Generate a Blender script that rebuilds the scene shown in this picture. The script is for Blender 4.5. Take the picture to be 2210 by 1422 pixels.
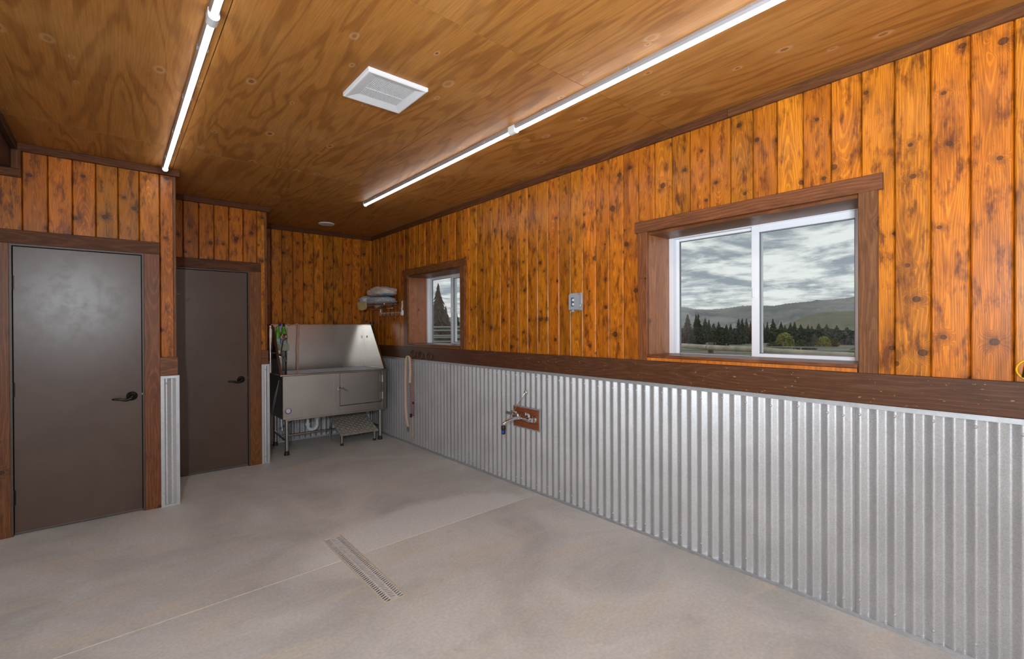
import bpy, math, random
from mathutils import Vector, Matrix, noise
random.seed(7)
PI = math.pi
for o in list(bpy.data.objects): bpy.data.objects.remove(o)
S = bpy.context.scene
COL = S.collection

# ------------------------------------------------------------------ camera
CAMZ = 1.42
F_PX, YAW, PITCH, ROLL = 1015.618, 0.70130, -0.00398, -0.00430
def cam_axes():
    F = Vector((math.sin(YAW)*math.cos(PITCH), math.cos(YAW)*math.cos(PITCH), math.sin(PITCH)))
    R = Vector((math.cos(YAW), -math.sin(YAW), 0)); U = R.cross(F)
    return F, R*math.cos(ROLL)+U*math.sin(ROLL), -R*math.sin(ROLL)+U*math.cos(ROLL)
cF, cR, cU = cam_axes()
cd = bpy.data.cameras.new('camera'); cam = bpy.data.objects.new('camera', cd); COL.objects.link(cam)
cd.sensor_width = 36; cd.lens = F_PX*36/2210; cd.clip_start = .02; cd.clip_end = 6000
M = Matrix.Identity(4)
for i in range(3):
    M[i][0] = cR[i]; M[i][1] = cU[i]; M[i][2] = -cF[i]
M[0][3], M[1][3], M[2][3] = 0, 0, CAMZ
cam.matrix_world = M
S.camera = cam

# ------------------------------------------------------------------ light
S.view_settings.view_transform = 'Standard'; S.view_settings.look = 'None'
S.view_settings.gamma = 1; S.view_settings.use_curve_mapping = False
S.view_settings.exposure = 0.0
FLASH_W = 215.0                                            # direct flash on a bracket
BOUNCE_W = 250.0                                           # second head, tilted up at the ceiling
TUBE_E = 19.0
SKY = 1.18
fl = bpy.data.lights.new('photographers_flash', 'POINT'); fl.energy = FLASH_W; fl.shadow_soft_size = .045
fl.color = (.84, .93, 1.0)
flo = bpy.data.objects.new('photographers_flash', fl); flo.location = (-.45, -.30, 1.85); COL.objects.link(flo)
sl_ = bpy.data.lights.new('bounced_flash', 'SPOT'); sl_.energy = BOUNCE_W; sl_.shadow_soft_size = .10
sl_.spot_size = math.radians(108); sl_.spot_blend = 1.; sl_.color = (.84, .93, 1.0)
slo = bpy.data.objects.new('bounced_flash', sl_); slo.location = (.25, -.25, 1.35); COL.objects.link(slo)
slo.rotation_euler = (Vector((1.8, .85, 2.7))-slo.location).to_track_quat('-Z', 'Y').to_euler()

# ------------------------------------------------------------------ node helpers
class NT:
    def __init__(s, tree):
        s.t = tree; tree.nodes.clear()
    def n(s, typ, **kw):
        nd = s.t.nodes.new(typ)
        for k, v in kw.items(): setattr(nd, k, v)
        return nd
    def put(s, sock, v):
        if v is None: return
        if hasattr(v, 'is_output') or isinstance(v, bpy.types.NodeSocket): s.t.links.new(v, sock)
        else:
            if isinstance(v, (tuple, list)) and len(v) == 3 and sock.type == 'RGBA': v = (*v, 1)
            sock.default_value = v
    def m(s, op, a, b=None, c=None, clamp=False):
        nd = s.n('ShaderNodeMath', operation=op, use_clamp=clamp)
        s.put(nd.inputs[0], a); s.put(nd.inputs[1], b); s.put(nd.inputs[2], c)
        return nd.outputs[0]
    def v(s, op, a, b=None):
        nd = s.n('ShaderNodeVectorMath', operation=op)
        s.put(nd.inputs[0], a); s.put(nd.inputs[1], b)
        return nd.outputs['Value'] if op in ('LENGTH', 'DOT_PRODUCT', 'DISTANCE') else nd.outputs[0]
    def noise(s, vec, scale, detail=3, rough=.5, dist=0, dim='3D'):
        nd = s.n('ShaderNodeTexNoise', noise_dimensions=dim)
        s.put(nd.inputs['Vector'], vec); nd.inputs['Scale'].default_value = scale
        nd.inputs['Detail'].default_value = detail; nd.inputs['Roughness'].default_value = rough
        nd.inputs['Distortion'].default_value = dist
        return nd.outputs[0]
    def rng(s, x, a, b, c=0., d=1., smooth=True):
        nd = s.n('ShaderNodeMapRange', interpolation_type='SMOOTHSTEP' if smooth else 'LINEAR')
        s.put(nd.inputs[0], x)
        for i, q in enumerate((a, b, c, d)): nd.inputs[i+1].default_value = q
        return nd.outputs[0]
    def mix(s, f, a, b, mode='MIX'):
        nd = s.n('ShaderNodeMix', data_type='RGBA', blend_type=mode)
        s.put(nd.inputs[0], f); s.put(nd.inputs[6], a); s.put(nd.inputs[7], b)
        return nd.outputs[2]
    def xyz(s, vec):
        nd = s.n('ShaderNodeSeparateXYZ'); s.put(nd.inputs[0], vec); return nd.outputs
    def comb(s, x=0., y=0., z=0.):
        nd = s.n('ShaderNodeCombineXYZ')
        for i, q in enumerate((x, y, z)): s.put(nd.inputs[i], q)
        return nd.outputs[0]
    def bump(s, h, strength, dist=.002):
        nd = s.n('ShaderNodeBump'); nd.inputs['Strength'].default_value = strength
        nd.inputs['Distance'].default_value = dist; s.put(nd.inputs['Height'], h); return nd.outputs[0]
    def bsdf(s, col, rough=.5, metal=0., spec=.5, normal=None, coat=0., coatr=.2, emit=None, es=0., trans=0., sheen=0.):
        b = s.n('ShaderNodeBsdfPrincipled'); i = b.inputs
        s.put(i['Base Color'], col); s.put(i['Roughness'], rough); s.put(i['Metallic'], metal)
        s.put(i['Specular IOR Level'], spec); s.put(i['Normal'], normal) if normal is not None else None
        i['Coat Weight'].default_value = coat; i['Coat Roughness'].default_value = coatr
        i['Transmission Weight'].default_value = trans; i['Sheen Weight'].default_value = sheen
        if emit is not None: s.put(i['Emission Color'], emit); i['Emission Strength'].default_value = es
        o = s.n('ShaderNodeOutputMaterial'); s.t.links.new(b.outputs[0], o.inputs[0]); return b
def newmat(name):
    m = bpy.data.materials.new(name); m.use_nodes = True
    return m, NT(m.node_tree)
def lin(r, g, b):
    f = lambda c: (c/255/12.92) if c/255 <= .04045 else ((c/255+.055)/1.055)**2.4
    return (f(r), f(g), f(b))
def plain(name, col, rough=.5, metal=0., spec=.5, nscale=0., namp=.15, bump=0., **kw):
    m, t = newmat(name); c = col; nrm = None
    tc = t.n('ShaderNodeTexCoord').outputs['Object']
    if nscale:
        nz = t.noise(tc, nscale, 4)
        f = t.rng(nz, .3, .7, 1-namp, 1+namp)
        c = t.mix(1., (*col, 1), t.comb(f, f, f), 'MULTIPLY')
        if bump: nrm = t.bump(nz, bump)
    t.bsdf(c, rough, metal, spec, nrm, **kw)
    return m

# ------------------------------------------------------------------ world: overcast streaky cloud
w = bpy.data.worlds.new('overcast_sky'); S.world = w; w.use_nodes = True
t = NT(w.node_tree)
g = t.n('ShaderNodeTexCoord').outputs['Generated']
x, y, z = t.xyz(g)
zz = t.m('ADD', t.m('MAXIMUM', z, 0.), .11)
px = t.m('DIVIDE', x, zz); py = t.m('DIVIDE', y, zz)
pv = t.comb(px, py, 0.)
c1 = t.noise(pv, 1.55, 6, .58, .6); c2 = t.noise(pv, 4.2, 6, .62, .4)
cc = t.m('ADD', t.m('MULTIPLY', c1, .60), t.m('MULTIPLY', c2, .40))
cf = t.rng(cc, .40, .60)
skyc = t.mix(cf, lin(146, 155, 164), lin(230, 232, 231))
hz = t.rng(z, .0, .07, 1., 0.)
skyc = t.mix(t.m('MULTIPLY', hz, .65), skyc, lin(214, 214, 208))
below = t.rng(z, -.06, -.01, 1., 0.)
skyc = t.mix(below, skyc, lin(105, 104, 92))
bg = t.n('ShaderNodeBackground'); t.put(bg.inputs[0], skyc); bg.inputs[1].default_value = SKY
t.t.links.new(bg.outputs[0], t.n('ShaderNodeOutputWorld').inputs[0])

# ------------------------------------------------------------------ materials
def wood_board(name, light, dark, knot, rings=95., contrast=.55, knots=True, rough=.32, blotch=.45, vary=.28, flecks=False, coat=.25, ks=1., spec=.45):
    """object space: x across, y depth, z along the board"""
    m, t = newmat(name)
    oc = t.n('ShaderNodeTexCoord').outputs['Object']
    rnd = t.n('ShaderNodeObjectInfo').outputs['Random']
    off = t.comb(t.m('MULTIPLY', rnd, 53.), t.m('MULTIPLY', rnd, 7.), t.m('MULTIPLY', rnd, 91.))
    P = t.v('ADD', oc, off)
    ox, oy, oz = t.xyz(oc); x, y, z = t.xyz(P)
    warp = t.noise(t.comb(t.m('MULTIPLY', x, 5.), y, t.m('MULTIPLY', z, 2.2)), 1., 2)
    if knots:
        vs = t.comb(t.m('MULTIPLY', x, 8.5/ks), t.m('MULTIPLY', z, 3.3/ks), 0.)
        vo = t.n('ShaderNodeTexVoronoi', voronoi_dimensions='2D'); t.put(vo.inputs['Vector'], vs); vo.inputs['Scale'].default_value = 1.
        dl = t.v('SUBTRACT', vs, vo.outputs['Position'])
        wv = t.v('ADD', t.v('MULTIPLY', dl, (ks/8.5/.0125, ks/3.3/.0115, 0.)), t.v('SCALE', t.v('SUBTRACT', t.n('ShaderNodeTexNoise').outputs[0], (.5, .5, .5)), None))
        d = t.v('LENGTH', t.v('MULTIPLY', dl, (ks/8.5/.0125, ks/3.3/.0115, 0.)))
        cr = t.xyz(vo.outputs['Color'])
        on = t.rng(cr[0], .30, .34); size = t.rng(cr[1], 0., 1., 1.9, .85, False)
        d = t.m('ADD', t.m('MULTIPLY', d, size), t.m('MULTIPLY', t.m('SUBTRACT', warp, .5), 1.2))
        infl = t.m('MULTIPLY', t.rng(d, .8, 5.5, 1., 0.), on)
        core = t.m('MULTIPLY', t.rng(d, .75, 1.15, 1., 0.), on)
        rim = t.m('MULTIPLY', t.m('MULTIPLY', t.rng(d, .8, 1.05), t.rng(d, 1.15, 1.6, 1., 0.)), on)
    else:
        infl = core = rim = 0.
    a = t.m('ADD', t.m('SUBTRACT', ox, .058), t.m('MULTIPLY', t.m('SUBTRACT', warp, .5), .05))
    b = t.m('MULTIPLY', t.m('SUBTRACT', t.noise(t.comb(rnd, rnd, t.m('MULTIPLY', z, .55)), 1., 1), .5), .42)
    r = t.m('SQRT', t.m('ADD', t.m('MULTIPLY', a, a), t.m('MULTIPLY', b, b)))
    r = t.m('ADD', r, t.m('MULTIPLY', infl, .034)) if knots else r
    ph = t.m('ADD', t.m('MULTIPLY', r, rings*2*PI), t.m('MULTIPLY', t.noise(P, 22., 2), 1.6))
    ring = t.rng(t.m('SINE', ph), .15, 1.)
    fine = t.noise(t.comb(t.m('MULTIPLY', x, 330.), t.m('MULTIPLY', y, 90.), t.m('MULTIPLY', z, 9.)), 1., 2)
    col = t.mix(t.m('MULTIPLY', ring, contrast), t.mix(.30, light, dark), (min(1., light[0]*1.25), min(1., light[1]*1.42), min(1., light[2]*1.5), 1.))
    bl = t.noise(t.comb(t.m('MULTIPLY', x, 26.), y, t.m('MULTIPLY', z, 8.)), 1., 5, .65)
    bf = t.m('MULTIPLY', t.rng(bl, .47, .70), blotch)
    col = t.mix(bf, col, dark)
    slow = t.noise(t.comb(t.m('MULTIPLY', x, 11.), 2., t.m('MULTIPLY', z, 2.1)), 1., 3, .6)
    col = t.mix(t.m('MULTIPLY', t.rng(slow, .48, .70), blotch*.55), col, dark)
    fv = t.rng(fine, .25, .75, .72, 1.20)
    col = t.mix(1., col, t.comb(fv, fv, fv), 'MULTIPLY')
    if knots:
        sm = t.noise(t.comb(t.m('MULTIPLY', x, 30.), 0., t.m('MULTIPLY', z, 14.)), 1., 3)
        col = t.mix(t.m('MULTIPLY', t.m('MULTIPLY', infl, t.rng(sm, .36, .60)), .62), col, knot)
        col = t.mix(t.m('MULTIPLY', core, .85), col, t.mix(.45, knot, dark))
        col = t.mix(t.m('MULTIPLY', rim, .8), col, (knot[0]*.5, knot[1]*.5, knot[2]*.5, 1))
    if flecks:
        fk = t.noise(t.comb(t.m('MULTIPLY', x, 85.), y, t.m('MULTIPLY', z, 34.)), 1., 2, .6)
        col = t.mix(t.rng(fk, .69, .73, 0., .50), col, lin(196, 160, 110))
    r2 = t.n('ShaderNodeTexWhiteNoise', noise_dimensions='1D'); t.put(r2.inputs['W'], t.m('MULTIPLY', rnd, 917.))
    val = t.rng(r2.outputs[0], 0., 1., 1-vary, 1+vary*.6, False)
    hs = t.n('ShaderNodeHueSaturation'); t.put(hs.inputs['Value'], val); t.put(hs.inputs['Color'], col)
    t.put(hs.inputs['Hue'], t.rng(rnd, 0., 1., .495, .504, False))
    nrm = t.bump(t.m('ADD', fine, t.m('MULTIPLY', ring, .5)), .10, .0008)
    t.bsdf(hs.outputs[0], rough, 0., spec, nrm, coat=coat, coatr=.24)
    return m
PINE = wood_board('stained_knotty_pine', (.60, .182, .0090), (.110, .027, .005), (.055, .019, .009), contrast=.50, blotch=.90, vary=.26, rings=140, coat=.13, rough=.36, spec=.24)
JAMBW = wood_board('reddish_jamb_wood', (.44, .158, .060), (.20, .060, .022), (.06, .02, .01), rings=70, contrast=.5, vary=.1, ks=1.7)
DARKW = wood_board('dark_stained_trim_wood', (.125, .045, .016), (.060, .021, .009), (.03, .012, .008), rings=60, contrast=.6, vary=.14, rough=.52, blotch=.5, knots=False, flecks=False, coat=0., spec=.18)
REDW = wood_board('red_brown_casing_wood', (.205, .072, .023), (.082, .027, .011), (.03, .012, .008), rings=60, contrast=.6, vary=.16, rough=.4, blotch=.5, ks=1.9, coat=0., spec=.3)
RAILW = wood_board('dark_rail_wood', (.115, .044, .020), (.066, .024, .012), (.03, .012, .008), rings=55, contrast=.5, vary=.08, rough=.42, blotch=.5, knots=False, flecks=True, coat=0., spec=.25)
SILLW = wood_board('amber_sill_edge_wood', (.58, .19, .018), (.30, .08, .012), (.09, .03, .012), rings=60, contrast=.4, vary=.05, knots=False)
BLACKW = wood_board('very_dark_beam_wood', (.040, .017, .009), (.02, .009, .006), (.01, .006, .004), rings=55, contrast=.5, vary=.1, rough=.5, knots=False, coat=0.)

def plywood():
    m, t = newmat('oiled_plywood')
    oc = t.n('ShaderNodeTexCoord').outputs['Object']
    rnd = t.n('ShaderNodeObjectInfo').outputs['Random']
    P = t.v('ADD', oc, t.comb(t.m('MULTIPLY', rnd, 31.), t.m('MULTIPLY', rnd, 57.), 0.))
    x, y, z = t.xyz(P)
    q = t.comb(t.m('MULTIPLY', x, 3.0), t.m('MULTIPLY', y, .36), 0.)
    n1 = t.noise(q, 1., 3, .5, .5)
    ring = t.rng(t.m('SINE', t.m('MULTIPLY', n1, 78.)), -.1, 1.)
    n2 = t.noise(t.comb(t.m('MULTIPLY', x, 150.), t.m('MULTIPLY', y, 5.), 0.), 1., 3)
    n3 = t.noise(P, 1.6, 3); n4 = t.noise(t.comb(t.m('MULTIPLY', x, 14.), t.m('MULTIPLY', y, 3.), 0.), 1., 5, .65)
    col = t.mix(t.m('MULTIPLY', ring, .55), (.37, .152, .033), (.20, .068, .013))
    col = t.mix(t.rng(n4, .48, .75, 0., .45), col, (.19, .070, .018))
    col = t.mix(t.rng(n3, .45, .7, 0., .35), col, (.45, .225, .075))
    fv = t.rng(n2, .25, .75, .84, 1.14)
    col = t.mix(1., col, t.comb(fv, fv, fv), 'MULTIPLY')
    vs = t.comb(t.m('MULTIPLY', x, 3.6), t.m('MULTIPLY', y, 3.1), 0.)
    vo = t.n('ShaderNodeTexVoronoi', voronoi_dimensions='2D'); t.put(vo.inputs['Vector'], vs); vo.inputs['Scale'].default_value = 1.
    dl = t.v('SUBTRACT', vs, vo.outputs['Position'])
    d = t.v('LENGTH', t.v('MULTIPLY', dl, (1/3.6/.013, 1/3.1/.021, 0.)))
    cr = t.xyz(vo.outputs['Color']); on = t.rng(cr[0], .40, .44)
    d = t.m('MULTIPLY', d, t.rng(cr[1], 0., 1., 2.2, .8, False))
    core = t.m('MULTIPLY', t.rng(d, .7, 1., 1., 0.), on)
    halo = t.m('MULTIPLY', t.m('MULTIPLY', t.rng(d, .8, 1.1), t.rng(d, 1.3, 2.4, 1., 0.)), on)
    col = t.mix(t.m('MULTIPLY', halo, .35), col, (.62, .38, .20))
    col = t.mix(t.m('MULTIPLY', core, .62), col, t.mix(cr[2], (.42, .20, .09), (.10, .040, .015)))
    sm = t.noise(t.comb(t.m('MULTIPLY', x, 9.), t.m('MULTIPLY', y, 4.5), 3.), 1., 4, .6)
    col = t.mix(t.rng(sm, .70, .76, 0., .55), col, (.12, .05, .02))
    vv = t.rng(rnd, 0., 1., .93, 1.07, False)
    col = t.mix(1., col, t.comb(vv, vv, vv), 'MULTIPLY')
    t.bsdf(col, .5, 0., .25, t.bump(t.m('ADD', n2, ring), .12, .001))
    return m
PLY = plywood()

def concrete():
    m, t = newmat('sealed_concrete')
    oc = t.n('ShaderNodeTexCoord').outputs['Object']
    x, y, z = t.xyz(oc)
    n1 = t.noise(oc, 1.1, 5, .6, .8); n2 = t.noise(t.comb(t.m('MULTIPLY', x, .8), t.m('MULTIPLY', y, 2.4), 0.), 2.2, 5, .62, .6)
    n3 = t.noise(oc, 60., 3); n4 = t.noise(oc, 5.5, 4, .6)
    col = t.mix(t.rng(n1, .3, .7), (.45, .448, .436), (.635, .63, .615))
    col = t.mix(t.rng(n2, .48, .70, 0., .80), col, (.60, .555, .485))
    col = t.mix(t.rng(n2, .28, .46, .5, 0.), col, (.57, .58, .595))
    col = t.mix(t.rng(n4, .56, .75, 0., .35), col, (.415, .405, .388))
    # rinsed, paler area between the drain and the faucet, on the far side of the joint
    ex = t.m('DIVIDE', t.m('SUBTRACT', x, 1.80), .98); ey = t.m('DIVIDE', t.m('SUBTRACT', y, 2.93), .52)
    el = t.m('ADD', t.m('SQRT', t.m('ADD', t.m('MULTIPLY', ex, ex), t.m('MULTIPLY', ey, ey))), t.m('MULTIPLY', t.m('SUBTRACT', n4, .5), .5))
    wash = t.m('MULTIPLY', t.rng(el, .72, 1.02, 1., 0.), t.rng(t.m('SUBTRACT', y, t.m('MULTIPLY_ADD', x, .0332, 2.833)), -.001, .001))
    col = t.mix(t.m('MULTIPLY', wash, .80), col, (.70, .71, .715))
    f = t.rng(n3, .25, .75, .92, 1.07)
    col = t.mix(1., col, t.comb(f, f, f), 'MULTIPLY')
    sp = t.noise(oc, 13., 2, .5); col = t.mix(t.rng(sp, .80, .82, 0., .7), col, (.16, .13, .10))
    t.bsdf(col, t.rng(n1, .3, .7, .42, .55), 0., .38, t.bump(n3, .08, .001))
    return m
CONC = concrete()
JOINT = plain('sandy_joint_fill', lin(222, 212, 188), .8, nscale=30, namp=.12)

def galvanised():
    m, t = newmat('galvanised_corrugated_steel')
    oc = t.n('ShaderNodeTexCoord').outputs['Object']
    vo = t.n('ShaderNodeTexVoronoi'); t.put(vo.inputs['Vector'], oc); vo.inputs['Scale'].default_value = 260.
    k = t.xyz(vo.outputs['Color'])[0]
    n = t.noise(oc, 3.5, 4)
    f = t.m('MULTIPLY', t.rng(k, 0., 1., .86, 1.08, False), t.rng(n, .3, .7, .94, 1.06))
    col = t.mix(1., (.58, .59, .615, 1), t.comb(f, f, f), 'MULTIPLY')
    t.bsdf(col, t.rng(k, 0., 1., .36, .48, False), .62, .5, None)
    return m
GALV = galvanised()
JTRIM = plain('zinc_trim_steel', (.50, .52, .55), .42, .6, nscale=40, namp=.06)
def stainless(name='brushed_stainless', base=(.50, .475, .445), rough=.26, sx=2., sz=260.):
    m, t = newmat(name)
    oc = t.n('ShaderNodeTexCoord').outputs['Object']
    x, y, z = t.xyz(oc)
    n = t.noise(t.comb(t.m('MULTIPLY', x, sz), t.m('MULTIPLY', y, sz), t.m('MULTIPLY', z, sx)), 1., 2)
    n2 = t.noise(oc, 4., 4)
    f = t.rng(n2, .3, .7, .96, 1.04)
    col = t.mix(1., (*base, 1), t.comb(f, f, f), 'MULTIPLY')
    t.bsdf(col, rough, 1., .5)
    return m
STEEL = stainless()
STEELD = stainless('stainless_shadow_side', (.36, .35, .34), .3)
CHROME = plain('chrome', (.72, .73, .75), .10, 1.)
POLISH = plain('polished_steel_pipe', (.78, .78, .80), .10, 1., nscale=18, namp=.12, bump=.4)
DIAMOND = plain('diamond_plate_steel', (.46, .425, .385), .5, .35, nscale=25, namp=.12)
RUBBER = plain('black_rubber', (.012, .012, .013), .55)
BLACKP = plain('black_plastic', (.014, .014, .016), .35)
PVC = plain('white_pvc', (.74, .75, .80), .35)
WHITEP = plain('white_plastic', (.72, .73, .75), .38)
VINYL = plain('white_vinyl_frame', (.76, .77, .82), .35)
VINYLG = plain('grey_gasket', (.16, .17, .18), .5)
GREYP = plain('grey_electrical_plastic', (.30, .33, .37), .38)
GREYD = plain('dark_grey_window_plastic', (.10, .11, .13), .25)
BRONZE = plain('oil_rubbed_bronze', (.018, .014, .012), .28, .6)
ALU = plain('aluminium_light_housing', (.50, .51, .55), .38, .7)
def doormat():
    m, t = newmat('dark_brown_painted_door')
    oc = t.n('ShaderNodeTexCoord').outputs['Object']
    n = t.noise(oc, 2.6, 5, .6, 1.2); n2 = t.noise(oc, 260., 2); n3 = t.noise(oc, 14., 4, .6)
    col = t.mix(t.rng(n, .35, .7), (.074, .041, .029), (.088, .052, .038))
    t.bsdf(col, t.m('ADD', t.rng(n, .3, .7, .30, .32), t.rng(n3, .4, .7, -.01, .02)), 0., .52, t.bump(n2, .22, .0006))
    return m
DOORM = doormat()
DOORJ = plain('dark_bronze_door_frame', (.060, .042, .034), .4, nscale=30)
DARKV = plain('dark_gap', (.004, .004, .004), .9)
WALLB = plain('wall_sheathing_behind_boards', (.20, .075, .02), .7, nscale=8)
EXTW = plain('exterior_siding', (.25, .22, .18), .7)
PLASTW = plain('pale_bounce_wall', (.78, .75, .70), .7, nscale=3)  # unseen walls, made pale so they bounce the flash back into the room
PLATEW = wood_board('red_brown_plate_wood', (.30, .085, .028), (.15, .042, .015), (.05, .02, .01), rings=50, contrast=.5, knots=False, vary=.05)

def glassmat():
    m, t = newmat('window_glass')
    fr = t.n('ShaderNodeFresnel'); fr.inputs[0].default_value = 1.45
    tr = t.n('ShaderNodeBsdfTransparent'); tr.inputs[0].default_value = (.93, .95, .94, 1)
    gl = t.n('ShaderNodeBsdfGlossy'); gl.inputs['Roughness'].default_value = .0; gl.inputs[0].default_value = (.9, .95, 1, 1)
    front = t.m('SUBTRACT', 1., t.n('ShaderNodeNewGeometry').outputs['Backfacing'])
    mx = t.n('ShaderNodeMixShader'); t.put(mx.inputs[0], t.m('MULTIPLY', fr.outputs[0], front))
    t.t.links.new(tr.outputs[0], mx.inputs[1]); t.t.links.new(gl.outputs[0], mx.inputs[2])
    t.t.links.new(mx.outputs[0], t.n('ShaderNodeOutputMaterial').inputs[0]); return m
GLASS = glassmat()
def emitm(name, col, e):
    m, t = newmat(name); t.bsdf((.8, .8, .8), .4, emit=col, es=e); return m
TUBEM = emitm('lit_led_lens', (.94, .97, 1.), TUBE_E)

# ------------------------------------------------------------------ mesh helpers
class MB:
    def __init__(s): s.v = []; s.f = []
    def add(s, vs, fs):
        o = len(s.v); s.v += [Vector(q) for q in vs]; s.f += [tuple(i+o for i in f) for f in fs]; return s
    def box(s, x0, x1, y0, y1, z0, z1, b=0.):
        if x0 > x1: x0, x1 = x1, x0
        if y0 > y1: y0, y1 = y1, y0
        if z0 > z1: z0, z1 = z1, z0
        if b <= 0:
            return s.add([(x0,y0,z0),(x1,y0,z0),(x1,y1,z0),(x0,y1,z0),(x0,y0,z1),(x1,y0,z1),(x1,y1,z1),(x0,y1,z1)],
                         [(0,3,2,1),(4,5,6,7),(0,1,5,4),(1,2,6,5),(2,3,7,6),(3,0,4,7)])
        b = min(b, (x1-x0)*.45, (y1-y0)*.45, (z1-z0)*.45)
        def ring(z, i): return [(x0+i,y0,z),(x1-i,y0,z),(x1,y0+i,z),(x1,y1-i,z),(x1-i,y1,z),(x0+i,y1,z),(x0,y1-i,z),(x0,y0+i,z)]
        def rin(z): return [(x0+b,y0+b,z),(x1-b,y0+b,z),(x1-b,y0+b,z),(x1-b,y1-b,z),(x1-b,y1-b,z),(x0+b,y1-b,z),(x0+b,y1-b,z),(x0+b,y0+b,z)]
        rings = [rin(z0), ring(z0+b, b), ring(z1-b, b), rin(z1)]
        vs = sum(rings, []); fs = []
        for k in range(3):
            for i in range(8): j = (i+1) % 8; fs.append((k*8+i, k*8+j, k*8+8+j, k*8+8+i))
        fs += [(7, 5, 3, 1), (24+1, 24+3, 24+5, 24+7)]
        return s.add(vs, fs)
    def tube(s, pts, r, n=10, cap=True, closed=False):
        pts = [Vector(p) for p in pts]; N = len(pts); rs = r if isinstance(r, (list, tuple)) else [r]*N
        prev = None; rings = []
        for i, p in enumerate(pts):
            if closed: d = pts[(i+1) % N]-pts[i-1]
            else: d = pts[min(i+1, N-1)]-pts[max(i-1, 0)]
            d.normalize()
            if prev is None:
                u = d.orthogonal().normalized()
            else:
                u = prev-d*prev.dot(d)
                u = u.normalized() if u.length > 1e-6 else d.orthogonal().normalized()
            prev = u; w = d.cross(u)
            rings.append([p+(u*math.cos(2*PI*k/n)+w*math.sin(2*PI*k/n))*rs[i] for k in range(n)])
        vs = sum(rings, []); fs = []
        for i in range(N if closed else N-1):
            a = i*n; b = ((i+1) % N)*n
            for k in range(n): l = (k+1) % n; fs.append((a+k, a+l, b+l, b+k))
        if cap and not closed:
            fs.append(tuple(range(n-1, -1, -1))); fs.append(tuple((N-1)*n+k for k in range(n)))
        return s.add(vs, fs)
    def lathe(s, prof, c=(0,0,0), axis=(0,0,1), n=20, cap=True):
        ax = Vector(axis).normalized(); u = ax.orthogonal().normalized(); w = ax.cross(u); c = Vector(c)
        vs = []; fs = []
        for r, h in prof:
            for k in range(n): a = 2*PI*k/n; vs.append(c+ax*h+(u*math.cos(a)+w*math.sin(a))*max(r, 1e-5))
        for i in range(len(prof)-1):
            for k in range(n): l = (k+1) % n; fs.append((i*n+k, i*n+l, (i+1)*n+l, (i+1)*n+k))
        if cap: fs.append(tuple(range(n-1, -1, -1))); fs.append(tuple((len(prof)-1)*n+k for k in range(n)))
        return s.add(vs, fs)
    def prism(s, poly, axis, a, b):
        """poly: list of 2D points in the plane of the two other axes (x,y,z order), extruded a..b along axis"""
        def P(q, h):
            if axis == 'x': return (h, q[0], q[1])
            if axis == 'y': return (q[0], h, q[1])
            return (q[0], q[1], h)
        n = len(poly); vs = [P(q, a) for q in poly]+[P(q, b) for q in poly]
        fs = [tuple(range(n-1, -1, -1)), tuple(range(n, 2*n))]
        for i in range(n): j = (i+1) % n; fs.append((i, j, n+j, n+i))
        return s.add(vs, fs)
    def ball(s, c, r, n=12, m=8):
        c = Vector(c); rr = Vector(r) if isinstance(r, (tuple, list)) else Vector((r, r, r))
        vs = []; fs = []
        for i in range(m+1):
            th = PI*i/m
            for k in range(n):
                a = 2*PI*k/n; q = Vector((math.sin(th)*math.cos(a), math.sin(th)*math.sin(a), math.cos(th)))
                vs.append(c+Vector((q.x*rr.x, q.y*rr.y, q.z*rr.z)))
        for i in range(m):
            for k in range(n): l = (k+1) % n; fs.append((i*n+k, (i+1)*n+k, (i+1)*n+l, i*n+l))
        return s.add(vs, fs)
    def build(s, name, mat, parent=None, smooth=False, loc=None):
        base = Vector(loc) if loc is not None else (Vector(parent['_base']) if parent is not None and '_base' in parent else Vector((0,0,0)))
        me = bpy.data.meshes.new(name); me.from_pydata([q-base for q in s.v], [], s.f); me.validate(); me.update()
        import bmesh
        bm = bmesh.new(); bm.from_mesh(me); bmesh.ops.remove_doubles(bm, verts=bm.verts, dist=1e-6); bmesh.ops.recalc_face_normals(bm, faces=bm.faces); bm.to_mesh(me); bm.free()
        if smooth:
            me.shade_smooth()
            if smooth != 'all': me.set_sharp_from_angle(angle=math.radians(38))
        o = bpy.data.objects.new(name, me); COL.objects.link(o); me.materials.append(mat)
        if parent is not None:
            o.parent = parent
            if '_base' not in parent: o.location = base
        else: o.location = base
        o['_base'] = list(base)
        return o
def empty(name, loc=(0,0,0)):
    o = bpy.data.objects.new(name, None); COL.objects.link(o); o.location = loc; o.empty_display_size = .05; o['_base'] = list(loc); return o
def tag(o, label=None, cat=None, group=None, kind=None):
    if label: o['label'] = label
    if cat: o['category'] = cat
    if group: o['group'] = group
    if kind: o['kind'] = kind
    return o
def thing(name, label, cat, loc=(0,0,0), group=None): return tag(empty(name, loc), label, cat, group)
def struct(o, label=None, cat=None): return tag(o, label, cat, kind='structure')
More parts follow.
